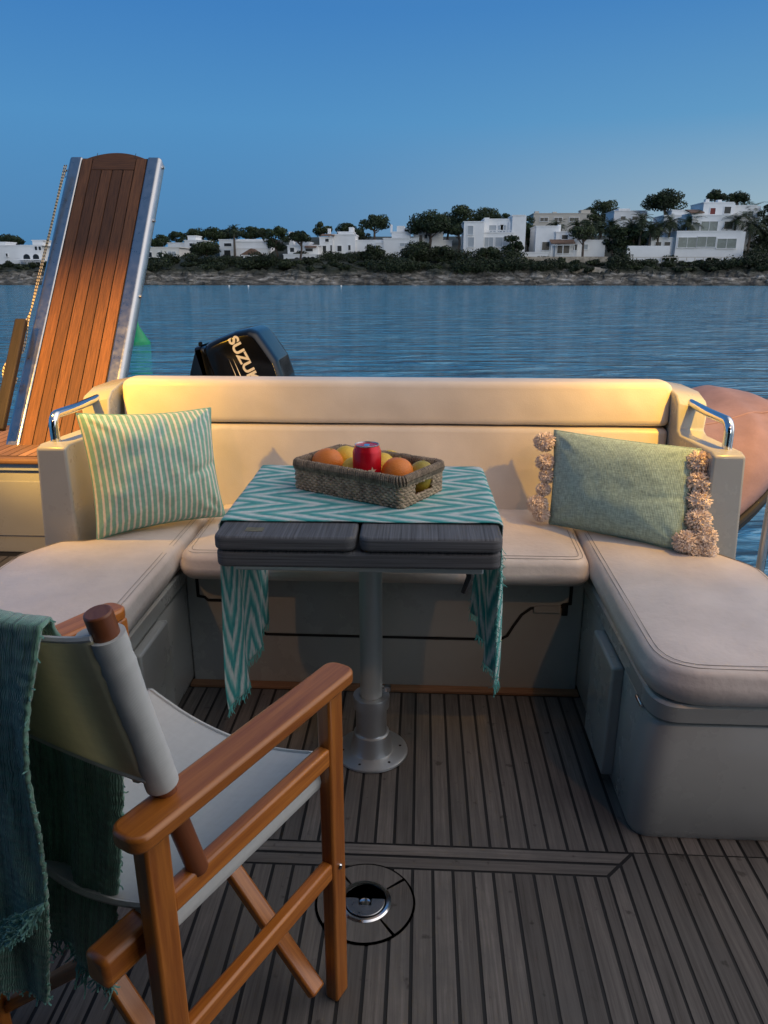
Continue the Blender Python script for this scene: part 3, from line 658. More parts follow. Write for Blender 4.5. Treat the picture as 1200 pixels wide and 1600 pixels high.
pine('round pine with a clear trunk in front of the three arched villa', 469, 412, 360, 32, 147.5, 'umbrella')
pine('umbrella pine with an open crown between the lean-to villa and the stepped villa', 586, 388, 333, 46, 166, 'umbrella')
pine('small pine below the open umbrella pine, left side', 562, 389, 356, 34, 172, 'round', 'pine2')
pine('broad flat umbrella pine on one bare trunk behind the garden wall', 670, 392, 329, 66, 151.5, 'umbrella')
pine('tallest dense pine group crown left of the shuttered block villa', 724, 391, 316, 56, 172, 'full')
pine('dark pine behind the shuttered block villa, over its left tower', 758, 390, 322, 58, 182, 'round')
pine('low dark pine filling behind the broad umbrella pine', 698, 392, 330, 46, 178, 'round')
pine('dark rounded pine peeping over the shuttered villa roof', 786, 380, 330, 26, 176, 'round')
pine('dark pine right of the tall tower of the shuttered villa', 820, 388, 332, 36, 170, 'full')
pine('rounded pale pine behind the beige flat roofed house', 938, 384, 309, 44, 205, 'round', 'pine2')
pine('small dark pine at the right end of the beige house', 920, 384, 322, 28, 206, 'round')
pine('tall spreading dark pine between the palms and the large right villa', 1030, 384, 294, 58, 176, 'umbrella')
pine('left one of two small pines over the roof of the large right villa', 1114, 350, 296, 30, 200, 'umbrella')
pine('right one of two small pines over the roof of the large right villa', 1145, 350, 299, 34, 204, 'umbrella')
pine('tall dark pine at the right edge of the frame', 1196, 404, 305, 44, 150, 'full')
pine('dark pine filling between the palms and the white garden wall', 965, 402, 352, 40, 150, 'full')
pine('slender pale pine with a thin crown in front of the pergola villa', 910, 404, 350, 42, 144.5, 'umbrella', 'pine2', dens=.5)
pine('dark pine behind the palms, left of the white garden wall', 1004, 402, 358, 44, 152, 'full')
pine('rounded dark tree on the bank left of the shuttered villa wall', 652, 424, 377, 52, 141, 'full', 'bush')
pine('dark tree standing against the pergola villa, on its left', 801, 404, 364, 34, 145, 'full')
pine('rounded tree left of the columned villa terrace', 322, 404, 376, 46, 151, 'full', 'bush')
pine('olive toned pine standing between the lean-to villa and the round pine by the arches', 503, 384, 346, 30, 186, 'round', 'pine2')
pine('low dark pine behind the lean-to villa roof, centre', 540, 380, 348, 34, 192, 'round')
pine('bright olive pine just left of the shuttered block villa', 714, 396, 352, 26, 150, 'umbrella', 'pine2')
pine('dense low tree in front of the lean-to villa, at its right end', 580, 412, 382, 34, 144, 'full', 'bush')
pine('dense low tree in front of the stepped villa garden wall', 690, 414, 384, 40, 143.5, 'full', 'bush')
pine('olive tree in front of the shuttered block villa, below its balcony', 762, 414, 384, 36, 142.5, 'full', 'pine2')
pine('pale olive tree behind the roof of the pergola villa, right', 926, 372, 330, 34, 176, 'round', 'pine2')
pine('dark tall tree right beside the left palm cluster', 958, 404, 344, 34, 148, 'full')
pine('dark mass of a tree right behind the middle palms', 985, 408, 342, 44, 149, 'full')
pine('dark bushy tree at the right end of the large right villa', 1184, 408, 352, 40, 149, 'full', 'bush')
pine('dark tree behind the left end of the pergola villa', 824, 396, 346, 30, 158, 'full')
pine('dark tree behind the long grey house, touching the gangway', 246, 390, 372, 26, 176, 'round')
def palm_mesh(t, H_, r, p):
    tr = MB(); tr.tube([p + Vector((0, 0, -.4)), p + Vector((.05, 0, H_ * .5)), p + Vector((.12, 0, H_))], [.26, .2, .19], 8); tr.build('trunk', 'pbark', t)
    cr = MB(); top = p + Vector((.12, 0, H_))
    for i in range(44):
        a = i * 2.399 + R.uniform(-.2, .2); el = R.uniform(-.55, 1.25); ln = r * R.uniform(.82, 1.12); pts = []; d = Vector((math.cos(a) * math.cos(el), math.sin(a) * math.cos(el), math.sin(el)))
        q = top.copy()
        for k in range(8): pts.append(q.copy()); d = (d + Vector((0, 0, -.20))).normalized(); q = q + d * ln / 7
        for k in range(7):
            a0, b0 = pts[k], pts[k + 1]; dd = (b0 - a0).normalized(); sd = dd.cross(Vector((0, 0, 1))); 
            sd = sd.normalized() if sd.length > .01 else Vector((1, 0, 0)); up = sd.cross(dd)
            wd = r * .26 * (1 - .55 * abs(k - 2.5) / 4.5)
            for s_ in (-1, 1):
                for h in (0, .5):
                    o = a0.lerp(b0, h); e = o + sd * s_ * wd + dd * wd * .55 - Vector((0, 0, .4)) * wd * R.uniform(.3, 1.2)
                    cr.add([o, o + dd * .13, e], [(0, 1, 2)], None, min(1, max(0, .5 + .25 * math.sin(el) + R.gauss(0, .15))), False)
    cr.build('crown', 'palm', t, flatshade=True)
palms = [(981, 404, 345, 24, 'tall palm at the left end of the row, in front of the dark pines'), (996, 406, 336, 26, 'tall palm with the highest crown in the left cluster of the row'), (1011, 407, 352, 24, 'shorter palm just left of the white garden wall'), (1041, 405, 337, 28, 'palm leaning over the right end of the white garden wall'), (1068, 405, 338, 34, 'large palm in front of the left ground floor window of the right villa'), (1141, 405, 334, 34, 'large palm in front of the right ground floor window of the right villa'), (1166, 405, 341, 36, 'thick crowned palm at the right corner of the right villa'), (1120, 372, 306, 0, ''), (866, 395, 346, 22, 'small palm crown over the roof of the pergola villa, left one'), (898, 395, 346, 22, 'small palm crown over the roof of the pergola villa, right one'), (367, 400, 353, 15, 'thin palm standing alone on the skyline behind the columned villa'), (934, 398, 350, 24, 'small palm between the pergola villa and the dark trees'), (950, 402, 344, 26, 'palm at the right end of the pergola villa wing'), (1024, 406, 346, 28, 'palm in front of the middle of the white garden wall'), (1162, 402, 318, 30, 'palm rising highest beside the right villa')]
for px, base, top, w_, lb in palms:
    if not w_: continue
    p = onground(px, base) if base > 402 else atY(px, base, 160 if px > 800 and px < 1000 else 154); p.z = ground(p.x, p.y); zt = atY(px, top + w_ * .3, p.y).z
    t = thing('palm_tree', p, lb, 'palm tree', 'palms along the far shore'); palm_mesh(t, zt - p.z, w_ * p.y / FPX * .76, p)
# shrubs: a few kinds, copied along the bank
def shrub(label, p, rx, h, m='bush'):
    mb = MB()
    for i in range(7):
        a = R.uniform(0, 6.28); k = R.random() * .6
        r0 = rx * R.uniform(.35, .55); leafblob(mb, p + Vector((math.cos(a) * k * rx, math.sin(a) * k * rx * .7, h * R.uniform(.25, .62))), (r0, r0, h * R.uniform(.3, .42)), int(60 + 30 * r0), .19, tone=.4 + R.uniform(-.2, .25))
    return tag(mb.build('shrub', m, flatshade=True), label, 'shrub', 'shrubs along the far bank')
spots = []
for px in range(-6, 1210, 19):
    by = 419 if px < 240 else (418 if px < 460 else 421)
    spots.append((px + R.uniform(-5, 5), by + R.uniform(-7, 4), R.uniform(1.2, 2.4), R.uniform(.6, 1.3)))
for px in range(230, 1200, 27): spots.append((px + R.uniform(-8, 8), 413 + R.uniform(-4, 4), R.uniform(1.2, 2.4), R.uniform(.6, 1.5)))
spots += [(470, 402, 2, 1.4), (520, 404, 3, 1.6), (560, 404, 3, 1.6), (590, 402, 2.5, 2), (745, 410, 4, 2.6), (775, 412, 4, 2.6), (715, 412, 4, 3), (800, 414, 3, 3), (300, 414, 3.4, 2.4), (330, 416, 3.4, 2.4), (360, 416, 3, 2), (270, 412, 3, 2.4), (420, 418, 3.4, 3.0), (445, 420, 2.5, 1.6), (960, 424, 3, 3), (975, 412, 3, 3), (690, 408, 3, 2), (610, 414, 3, 2.4), (600, 426, 4, 2.6), (622, 428, 4, 3.2), (640, 427, 3.4, 2.8), (720, 428, 4, 3.2), (742, 429, 4.4, 3.6), (766, 429, 4, 3.2), (790, 428, 4, 3.0), (812, 424, 3.4, 2.4), (846, 424, 3.6, 2.0), (870, 420, 3, 1.8), (985, 420, 3, 2.2), (1010, 418, 3, 1.6), (1100, 420, 3.4, 1.6), (1130, 421, 3.4, 1.8), (1165, 421, 4, 2.6), (1190, 420, 4, 3.4), (1180, 412, 3.6, 3.4), (400, 418, 3, 3), (380, 420, 3, 2.2), (340, 422, 3, 1.6), (250, 422, 3.2, 2.4), (230, 424, 3, 2)]
words = ['olive', 'dark', 'low', 'rounded', 'broad', 'ragged']
protos = [MB() for _ in range(6)]
for i, (px, py, rx, h) in enumerate(sorted(spots)):
    p = onground(px, min(py, 436)); rk = i + 1
    # skip shrubs that would stand straight on the bare ledge
    shrub('dark green shrub in the unbroken scrub along the far bank', p, rx, h)
# clipped hedge in front of the lean-to villa
def hedge(label, x0, x1, yt, yb, Y):
    a = atY(x0, yt, Y); c = atY(x1, yb, Y); mb = MB(); z0 = ground((a.x + c.x) / 2, Y) - .1
    n = int((c.x - a.x) / .55)
    for i in range(n + 1): leafblob(mb, (a.x + (c.x - a.x) * i / n, Y + .3, (a.z + z0) / 2), (.55, .6, max(.3, (a.z - z0) / 2)), 60, .17, tone=.42 + R.uniform(-.1, .12))
    tag(mb.build('hedge', 'bush', flatshade=True), label, 'hedge', 'hedges along the far shore')
hedge('long dark clipped hedge below the lean-to villa', 497, 610, 397, 410, 146)
hedge('dark hedge along the bank below the broad umbrella pine', 640, 726, 394, 408, 144)
hedge('dark hedge below the shuttered block villa', 728, 820, 392, 412, 143)
hedge('dark hedge above the rocks under the columned villa', 285, 440, 411, 422, 142.5)
hedge('dark hedge in front of the low arched villa at the far left', -10, 92, 412, 424, 143)

# ------------------------------------------------------------------ the boat: hull, deck, roof
mb = MB()
mb.box((-.70, -.55, -.62), (3.3, 6.1, 1.2)); mb.box((-1.70, 3.2, -.62), (1.3, 1.4, 1.2)); struct(mb, 'hull', 'gelw', bevel=.03)
mb = MB(); mb.box((.985, -.67, .02), (.06, 3.85, .16)); struct(mb, 'gunwale', 'gelw', bevel=.012)
mb = MB(); mb.box((-.35, 3.2, -.72), (1.35, 1.35, .08)); struct(mb, 'swim_platform', 'gelw', bevel=.01)
mb = MB(); mb.box((-.45, -1.4, 2.20), (3.9, 2.9, .14)); struct(mb, 'cabin_roof', 'shut', bevel=.03)
for i, lp in enumerate(LAMPS):      # added hooded lamps on poles, out of frame; hood lips cut the warm light
    t = thing('added_lamp_housing', lp, 'added hooded lamp on a pole, out of frame %s of the stern bench' % ('left', 'right')[i], 'lamp', 'added hooded lamps out of frame')
    mb = MB(); mb.box(lp + Vector((0, .005, .035)), (.08, .15, .012)); mb.box(lp + Vector((0, .076, .016)), (.08, .008, .050)); mb.box(lp + Vector((0, -.066, -.01)), (.08, .008, .10))
    mb.build('hood', 'alup', t)
    mb = MB(); o_ = Vector((.12 if lp.x > 0 else -.12, -.04, 0)); mb.tube([lp + Vector((0, -.03, .045)), lp + o_ * .5 + Vector((0, 0, .07)), lp + o_ + Vector((0, -.2, .66))], .014, 10); mb.build('arm', 'steel', t)
mb = MB(); mb.box((-.55, -2.6, 1.06), (3.6, .1, 2.1)); mb.box((1.28, -1.5, 1.06), (.06, 2.1, 2.1)); mb.box((-2.38, -1.5, 1.06), (.06, 2.1, 2.1)); struct(mb, 'cabin_bulkhead', 'glass')

def clip(poly, a, b, c):
    out = []
    for i in range(len(poly)):
        p = poly[i]; q = poly[(i + 1) % len(poly)]; dp = a * p[0] + b * p[1] - c; dq = a * q[0] + b * q[1] - c
        if dp <= 0: out.append(p)
        if dp * dq < 0: t = dp / (dp - dq); out.append((p[0] + (q[0] - p[0]) * t, p[1] + (q[1] - p[1]) * t))
    return out
PW, GAP = .0408, .0033
def planks(mb, poly, z, axis=0, w=PW, phase=.12, gap=GAP, fn=None):
    fn = fn or (lambda x, y: Vector((x, y, z)))
    xs = [p[axis] for p in poly]; k0 = math.floor((min(xs) - phase) / w); k1 = math.ceil((max(xs) - phase) / w)
    A = (1, 0) if axis == 0 else (0, 1)
    for k in range(k0, k1):
        lo = phase + k * w + gap; hi = phase + (k + 1) * w - gap
        q = clip(clip(poly, A[0], A[1], hi), -A[0], -A[1], -lo)
        if len(q) < 3: continue
        ar = sum(q[i][0] * q[(i + 1) % len(q)][1] - q[(i + 1) % len(q)][0] * q[i][1] for i in range(len(q)))
        if abs(ar) < 1e-5: continue
        if ar < 0: q = q[::-1]
        off = R.random() * 3
        uv = [[((p[1 - axis] + off), p[axis]) for p in q]]
        mb.add([fn(*p) for p in q], [tuple(range(len(q)))], uv, smooth=False)
def deck_polys(mb, z):
    xl, xr, yl, yh = -.655, .458, 1.205, 1.272; il, ir = xl + .067, xr - .067
    planks(mb, [(-2.3, yh + .002), (.95, yh + .002), (.95, 1.866), (-2.3, 1.866)], z)
    planks(mb, [(-2.3, 1.87), (-1.06, 1.87), (-1.06, 2.86), (-2.3, 2.86)], z)
    planks(mb, [(il + .002, -2.5), (ir - .002, -2.5), (ir - .002, yl - .002), (il + .002, yl - .002)], z)
    planks(mb, [(xr + .002, -2.5), (.95, -2.5), (.95, yh - .001), (xr + .002, yh - .001)], z)
    planks(mb, [(-2.3, -2.5), (xl - .002, -2.5), (xl - .002, yh - .001), (-2.3, yh - .001)], z)
    g = .0025
    planks(mb, [(xl + g * 2, yh), (xr - g * 2, yh), (ir - g * 2, yl), (il + g * 2, yl)], z, 1, .0335, yl)
    planks(mb, [(xr, yh - g * 2), (ir, yl - g * 2), (ir, -2.5), (xr, -2.5)], z, 0, .0335, ir)
    planks(mb, [(xl, yh - g * 2), (xl, -2.5), (il, -2.5), (il, yl - g * 2)], z, 0, .0335, xl)
mb = MB(); mb.add([(-2.35, -2.6, -.0015), (.95, -2.6, -.0015), (.95, 2.5, -.0015), (-2.35, 2.5, -.0015)], [(0, 1, 2, 3)])
mb.add([(-2.35, 2.5, -.0016), (-1.05, 2.5, -.0016), (-1.05, 3.0, -.0016), (-2.35, 3.0, -.0016)], [(0, 1, 2, 3)]); struct(mb, 'deck_caulking', 'caulk')
mb = MB(); deck_polys(mb, 0); struct(mb, 'deck', 'teak', flatshade=True)
mb = MB(); mb.box((-.10, 1.884, .004), (1.13, .030, .010)); struct(mb, 'deck_margin', 'teakd', bevel=.002)
# flush deck fitting
hc = Vector((-.093, 1.117, 0)); t = thing('deck_hatch', hc, 'round deck plate with a steel flush handle set in the teak floor', 'deck hatch')
mb = MB(); mb.lathe([(0, .0012), (.097, .0012)], hc, 48); mb.build('caulk_ring', 'caulk', t)
mb = MB()
for k in range(4):
    a0 = PI / 2 * k + rad(38); P = []
    aa = [a0 + rad(2) + (PI / 2 - rad(4)) * j / 14 for j in range(15)]
    P = [(hc.x + .0925 * math.cos(a), hc.y + .0925 * math.sin(a)) for a in aa] + [(hc.x + .050 * math.cos(a), hc.y + .050 * math.sin(a)) for a in reversed(aa)]
    mb.add([(x, y, .0028) for x, y in P], [tuple(range(len(P)))], [[(y, x) for x, y in P]], smooth=False)
mb.build('teak_ring', 'teak', t, flatshade=True)
mb = MB(); mb.lathe([(.0, .001), (.0495, .001), (.0505, .004), (.047, .0062), (.042, .0055), (.0415, .003), (0, .003)], hc, 48); o = mb.build('flange', 'steel', t)
mb = MB(); h_ = [(hc.x + .0385 * math.cos(a), hc.y + .0385 * math.sin(a)) for a in [PI + rad(-6) + (PI + rad(12)) * j / 20 for j in range(21)]]
h_ += [(hc.x + .012, hc.y + .004), (hc.x + .012, hc.y - .012), (hc.x - .012, hc.y - .012), (hc.x - .012, hc.y + .004)]
mb.prism(h_, .0036, .0066, lambda u, v, q: Vector((u, v, q))); mb.build('lift_handle', 'steels', t, bevel=.001)
mb = MB(); mb.lathe([(0, .0033), (.0412, .0033)], hc, 40); mb.build('recess', 'alu', t)
mb = MB(); mb.lathe([(0, .0032), (.010, .0034), (.0105, .0045), (.007, .005), (0, .005)], hc + Vector((0, -.004, 0)), 18); mb.build('latch', 'steel', t)

# ------------------------------------------------------------------ transom bench
CXB = -.10
tb = thing('transom_bench', (CXB, 2.1, 0), 'cream upholstered bench across the stern with a two part backrest', 'bench')
mb = MB(); mb.box((CXB, 2.22, .182), (1.126, .64, .362)); mb.build('base', 'gel', tb, bevel=.006)
def mir(x): return 2 * CXB - x
right = [(.429, .3615), (.429, .2755), (.408, .272), (.398, .262), (.345, .262), (.318, .258), (.296, .240), (.275, .205), (.258, .172), (.234, .158)]
leftp = [(mir(x), z) for x, z in reversed(right)]; leftp = [(x - .004, z) for x, z in leftp]
outl = roundpoly([(x, z) for x, z in (right + leftp)][::-1], 0, 1)
outl = [Vector(p) for p in right + leftp][::-1]
fn = lambda u, v, q: Vector((u, q, v))
mb = MB(); mb.prism([tuple(p) for p in outl], 1.8985, 1.91, fn); mb.build('hatch_gap', 'dark', tb)
ins = inset(outl, .0095); ins = [Vector((p.x, min(p.y, .3585))) for p in ins]
mb = MB(); mb.prism([tuple(p) for p in ins], 1.8935, 1.912, fn); hp = mb.build('locker_hatch', 'gel', tb, bevel=.003)
mb = MB(); mb.box((.362, 1.8975, .262), (.075, .006, .024)); mb.build('hatch_latch', 'gel', hp, bevel=.002)
mb = MB(); mb.box((.411, 1.899, .258), (.016, .006, .030)); mb.build('finger_slot', 'dark', hp)
cushion('seat_cushion', 'seat', tb, [(-.645, 1.80), (.452, 1.80), (.466, 2.27), (-.66, 2.27)], [.055, .055, .045, .045], .366, .446, .030, crown=.007)
# backrest cushions lean back: u across, w outwards, v up
lean = lambda y0, k: (lambda u, v, q: Vector((u, y0 + (v - .44) * k - q, v)))
f1 = lean(2.315, .17)
cushion('backrest_cushion', 'vinyl', tb, [(-.93, .43), (.745, .43), (.765, .700), (-.95, .700)], [.028, .028, .022, .022], 0, .085, .016, fn=f1, crown=.004, bulge=.002, seam=False, puff=.0045)
cushion('backrest_cushion', 'vinyl', tb, [(-.945, .706), (.762, .706), (.772, .838), (-.952, .838)], [.024, .024, .030, .030], -.02, .087, .019, fn=f1, crown=.004, bulge=.002, seam=False, puff=.0045)
mb = MB()   # coaming behind and around the backrest
mb.box((CXB, 2.43, .40), (1.80, .16, .82)); mb.box((CXB, 2.375, .39), (1.75, .05, .78)); mb.build('coaming', 'gelw', tb, bevel=.02, seg=3)
for s_ in (-1, 1):
    ax = lambda u: CXB + s_ * u
    mb = MB()
    prof = [(1.905, -.02), (1.905, .705), (1.93, .712), (2.175, .702), (2.205, .712), (2.222, .788), (2.25, .810), (2.34, .824), (2.50, .824), (2.50, -.02)]
    nP = len(prof); vs = []
    for (y, z) in prof:
        k = 0 if z < .75 else 1
        vs.append((ax(.862 if z > .3 else .862), y, z))
    for (y, z) in prof:
        o_ = .945 if z > .3 else .985
        if z > .75: o_ = .955 + (.0 if y < 2.3 else .01)
        vs.append((ax(o_), y, z if z < .75 else z - .018))
    fs = [tuple(range(nP)), tuple(reversed(range(nP, 2 * nP)))] + [(i, nP + i, nP + (i + 1) % nP, (i + 1) % nP) for i in range(nP)]
    if s_ > 0: fs = [tuple(reversed(f)) for f in fs]
    mb.add(vs, [tuple(reversed(f)) for f in fs]); mb.build('armrest', 'gel', tb, bevel=.007, seg=3, angle=30)
    P = []; x = .934 - .0; b_ = Vector((ax(.918), 1.968, .70))
    P = [b_, b_ + Vector((0, 0, .05))]
    for k in range(7): a = PI / 2 * k / 6 * .92; P.append(Vector((ax(.918), 1.968 + .028 * (1 - math.cos(a)), .752 + .030 * math.sin(a))))
    P += [Vector((ax(.912), 2.10, .782)), Vector((ax(.908), 2.245, .786))]
    mb = MB(); mb.tube(P, .0128, 18); mb.lathe([(0, 0), (.020, 0), (.020, .003), (.0135, .005)], b_ + Vector((0, 0, .006)), 20); mb.build('grab_rail', 'steel', tb, angle=50)
# ------------------------------------------------------------------ side benches
def side_bench(s_, label):
    ax = lambda u: CXB + s_ * u
    t = thing('side_bench', (ax(.76), 1.6, 0), label, 'bench', 'side benches of the stern seating')
    mb = MB(); pts = [(.563, 1.315), (.96, 1.315), (.96, 2.25), (.563, 2.25)]
    P = roundpoly(pts, [.055, .02, .0, .0], 8)
    def ring(mb, P, zs):
        vs = []; n = len(P)
        for ins_, z in zs:
            for p in inset(P, ins_): vs.append((ax(p.x), p.y - .050 * (z / .33) * max(0, min(1, (1.55 - p.y) / .235)), z))
        fs = [(a * n + k, a * n + (k + 1) % n, (a + 1) * n + (k + 1) % n, (a + 1) * n + k) for a in range(len(zs) - 1) for k in range(n)]
        fs += [tuple(reversed(range(n))), tuple((len(zs) - 1) * n + k for k in range(n))]
        if s_ < 0: fs = [tuple(reversed(f)) for f in fs]
        mb.add(vs, fs)
    ring(mb, P, [(.008, -.002), (.000, .02), (0, .312), (.004, .316)]); mb.build('base', 'gel', t, angle=60)
    mb = MB(); ring(mb, P, [(.010, .314), (.010, .324)]); mb.build('lid_gap', 'dark', t)
    mb = MB(); ring(mb, P, [(.003, .322), (-.004, .326), (-.004, .362), (.002, .367)]); mb.build('lid', 'gel', t, angle=30)
    mb = MB(); mb.box((ax(.551), 1.575, .175), (.030, .19, .285)); mb.build('locker_door', 'gel', t, bevel=.006)
    mb = MB(); mb.box((ax(.5600), 1.350, .3185), (.008, .040, .008)); mb.build('lid_catch', 'steel', t, bevel=.002)
    pts = [(.550, 1.243), (.972, 1.243), (.972, 1.78), (.90, 1.885), (.80, 1.90), (.80, 2.235), (.562, 2.235)]
    rads = [.11, .06, .12, .045, .045, .045, .045]
    if s_ < 0: pts = pts[::-1]; rads = rads[::-1]; 
    q = [(ax(u), v) for u, v in pts]
    cushion('seat_cushion', 'seat', t, q, rads, .368, .450, .024, crown=.007)
    return t
side_bench(1, 'cream side bench on the right under the sage pillow, with a rounded front')
side_bench(-1, 'cream side bench on the left under the striped pillow, behind the chair')
mb = MB(); P0 = Vector((.925, 1.90, -.02)); t = thing('stanchion', P0, 'upright steel rail post at the right edge beside the bench', 'rail post')
mb.tube([P0, P0 + Vector((0, 0, .9))], .0115, 14); mb.build('pole', 'steels', t)
mb = MB(); mb.lathe([(0, 0), (.03, 0), (.03, .006), (.016, .02), (.016, .06), (0.0125, .065)], P0, 18); mb.build('socket', 'steel', t)
mb = MB(); mb.tube([P0 + Vector((-.0, .0, .33)) + Vector((-.022 + .020 * math.cos(a), 0, .016 * math.sin(a))) for a in [2 * PI * k / 14 for k in range(15)]], .004, 6); mb.build('ring', 'steel', t)
mb = MB(); mb.tube([P0 + Vector((.05, .0, -.0)), P0 + Vector((.035, 0, .9))], .009, 12); mb.build('brace', 'rubber', t)

# ------------------------------------------------------------------ left step locker + gangway
t = thing('step_locker', (-1.75, 3.2, 0), 'low cream locker with a teak top under the gangway', 'locker')
mb = MB(); mb.box((-1.73, 3.24, .185), (1.27, .66, .375)); mb.build('body', 'gel', t, bevel=.006)
mb = MB(); mb.box((-1.75, 2.9085, .20), (1.16, .010, .245)); mb.build('front_panel', 'gel', t, bevel=.003)
mb = MB(); mb.box((-1.73, 3.21, .389), (1.29, .64, .030)); mb.build('recess_band', 'alup', t)
mb = MB(); mb.box((-1.73, 3.20, .418), (1.32, .68, .026)); tp = mb.build('teak_top', 'teakd', t, bevel=.010, seg=3)
mb = MB(); mb.add([(-2.37, 2.90, .4316), (-1.09, 2.90, .4316), (-1.09, 3.52, .4316), (-2.37, 3.52, .4316)], [(0, 1, 2, 3)]); mb.build('top_caulking', 'caulk', tp)
mb = MB(); planks(mb, [(-2.37, 2.90), (-1.09, 2.90), (-1.09, 3.52), (-2.37, 3.52)], .4334, gap=.0018); mb.build('top_planks', 'teakd', tp, flatshade=True)

B0 = Vector((-1.604, 3.10, .432)); AL = Vector((.017, .594, .805)).normalized(); NX = Vector((1, 0, 0)); NX = (NX - AL * NX.dot(AL)).normalized(); NN = NX.cross(AL)
def gp(u, v, q): return B0 + NX * u + AL * v + NN * q      # u across, v along, q towards the cockpit
HW, LN = .238, 1.60
t = thing('gangway', B0, 'raised gangway of dark teak planks in a polished steel frame', 'gangway')
for s_ in (-1, 1):
    mb = MB(); pts = [(HW - .068, .0), (HW - .010, .0), (HW, -.012), (HW, -.066), (HW - .012, -.076), (HW - .068, -.076)]
    pts = [(s_ * a, b_) for a, b_ in pts]
    if s_ < 0: pts = pts[::-1]
    mb.prism(pts, -.02, LN, lambda u, v, q: gp(u, q, v)); mb.build('side_rail', 'steels', t, bevel=.008, seg=3, angle=50)
mb = MB(); mb.box((0, 0, 0), (2 * HW - .10, LN - .01, .02), None); mb.v = [gp(p.x, p.y + LN / 2, p.z - .019) for p in mb.v]; mb.build('core', 'caulk', t)
mb = MB(); W6 = (2 * HW - .14) / 6; x0 = -(HW - .07)
gpf = lambda x, y: gp(x, y, -.002)
def gplank(mb, poly): 
    off = R.random() * 5
    n = len(poly)
    vs = [gp(x, y, -.002) for x, y in poly] + [gp(x, y, -.03) for x, y in poly]
    fs = [tuple(range(n))] + [(i, n + i, n + (i + 1) % n, (i + 1) % n) for i in range(n)]
    uv = [[(poly[k % n][1] + off, poly[k % n][0]) for k in f] for f in fs]
    mb.add(vs, fs, uv)
for k in range(6):
    a = x0 + k * W6 + .0026; c_ = x0 + (k + 1) * W6 - .0026; top = LN - .012 if k in (0, 5) else LN - .085
    gplank(mb, [(a, .0), (c_, .0), (c_, top), (a, top)])
a = x0 + W6 + .0018; c_ = -a; P = [(a, LN - .081), (c_, LN - .081), (c_, LN - .012), (a, LN - .012)]
n = 4; off = 1.3; mb.add([gp(x, y, -.002) for x, y in P] + [gp(x, y, -.03) for x, y in P], [tuple(range(4))] + [(i, 4 + i, 4 + (i + 1) % 4, (i + 1) % 4) for i in range(4)], [[(P[k % 4][0], P[k % 4][1]) for k in f] for f in ([(0, 1, 2, 3)] + [(i, 4 + i, 4 + (i + 1) % 4, (i + 1) % 4) for i in range(4)])])
mb.build('planks', 'teakw', t, angle=30)
mb = MB(); arch = [(-.165 + .33 * k / 24, LN - .008 + .046 * (math.sin(PI * k / 24) ** .8)) for k in range(25)]
P = [(arch[0][0], LN - .02)] + arch + [(arch[-1][0], LN - .02)]; P = P[::-1]
mb.prism(P, -.05, -.012, lambda u, v, q: gp(u, v, q)); mb.build('end_board', 'teakw', t, bevel=.006)
for bx in (-.10, .10): mb = MB(); mb.tube([gp(bx, LN - .006, -.0108), gp(bx, LN + .030, -.0108)], .0016, 4); mb.build('seam', 'caulk', t)
mb = MB()
for s_, v in ((-1, LN - .06), (1, LN - .03), (1, LN - .36), (1, LN - .80)): mb.tube([gp(s_ * (HW - .004), v, -.04), gp(s_ * (HW + .010), v, -.04)], .009, 12)
mb.build('side_bolts', 'steel', t)
mb = MB(); mb.tube([gp(-HW - .004, LN - .10, -.045), gp(-HW - .030, LN - .085, -.045), gp(-HW - .034, LN - .055, -.045), gp(-HW - .012, LN - .045, -.045)], .006, 10); mb.build('rope_eye', 'steel', t)
# post and rope beside the gangway
pt = atY(34, 500, 3.34); pb = atY(-2, 672, 3.02)
mb = MB(); mb.bar(pb, pt, .050, .030, up=(0, -1, .4)); M['oldwood'] = wood('old_dark_wood', (.009, .006, .004), (.03, .019, .013), .75); tag(mb.build('fender_board', 'oldwood', bevel=.006), 'dark weathered wooden board standing left of the gangway behind the rope', 'board')
m, ns, L, b = newmat('twisted_rope'); M['rope'] = m
uvn = ns.new('ShaderNodeUVMap'); sp = ns.new('ShaderNodeSeparateXYZ'); L.new(uvn.outputs[0], sp.inputs[0])
f = mth(ns, L, 'FRACT', mth(ns, L, 'MULTIPLY_ADD', sp.outputs[1], 42.0, mth(ns, L, 'MULTIPLY', sp.outputs[0], 55.0)))
r = ramp(ns, [(.0, (.52, .42, .27)), (.55, (.52, .42, .27)), (.62, (.03, .025, .022)), (.95, (.03, .025, .022)), (1, (.52, .42, .27))]); L.new(f, r.inputs[0]); L.new(r.outputs[0], b.inputs['Base Color']); b.inputs['Roughness'].default_value = .85
def spline(pts, n=8):
    P = [Vector(p) for p in pts]; out = []
    for i in range(len(P) - 1):
        p0, p1, p2, p3 = P[max(i - 1, 0)], P[i], P[i + 1], P[min(i + 2, len(P) - 1)]
        for k in range(n):
            q = k / n; out.append(.5 * ((2 * p1) + (p2 - p0) * q + (2 * p0 - 5 * p1 + 4 * p2 - p3) * q * q + (3 * p1 - p0 - 3 * p2 + p3) * q ** 3))
    out.append(P[-1]); return out
yr = lambda py: 3.10 + (690 - py) / 450 * .95
def rp(px, py, d=.0): return atY(px, py, yr(py) - .05 + d)
mb = MB(); mb.tube(spline([rp(101, 258), rp(97, 275), rp(80, 350), rp(60, 430), rp(44, 505), rp(38, 520)]), .0030, 8)
mb.tube(spline([rp(104, 258), rp(92, 305), rp(70, 400), rp(50, 480), rp(34, 515), rp(27, 540), rp(34, 552), rp(40, 535), rp(44, 508)]), .0030, 8)
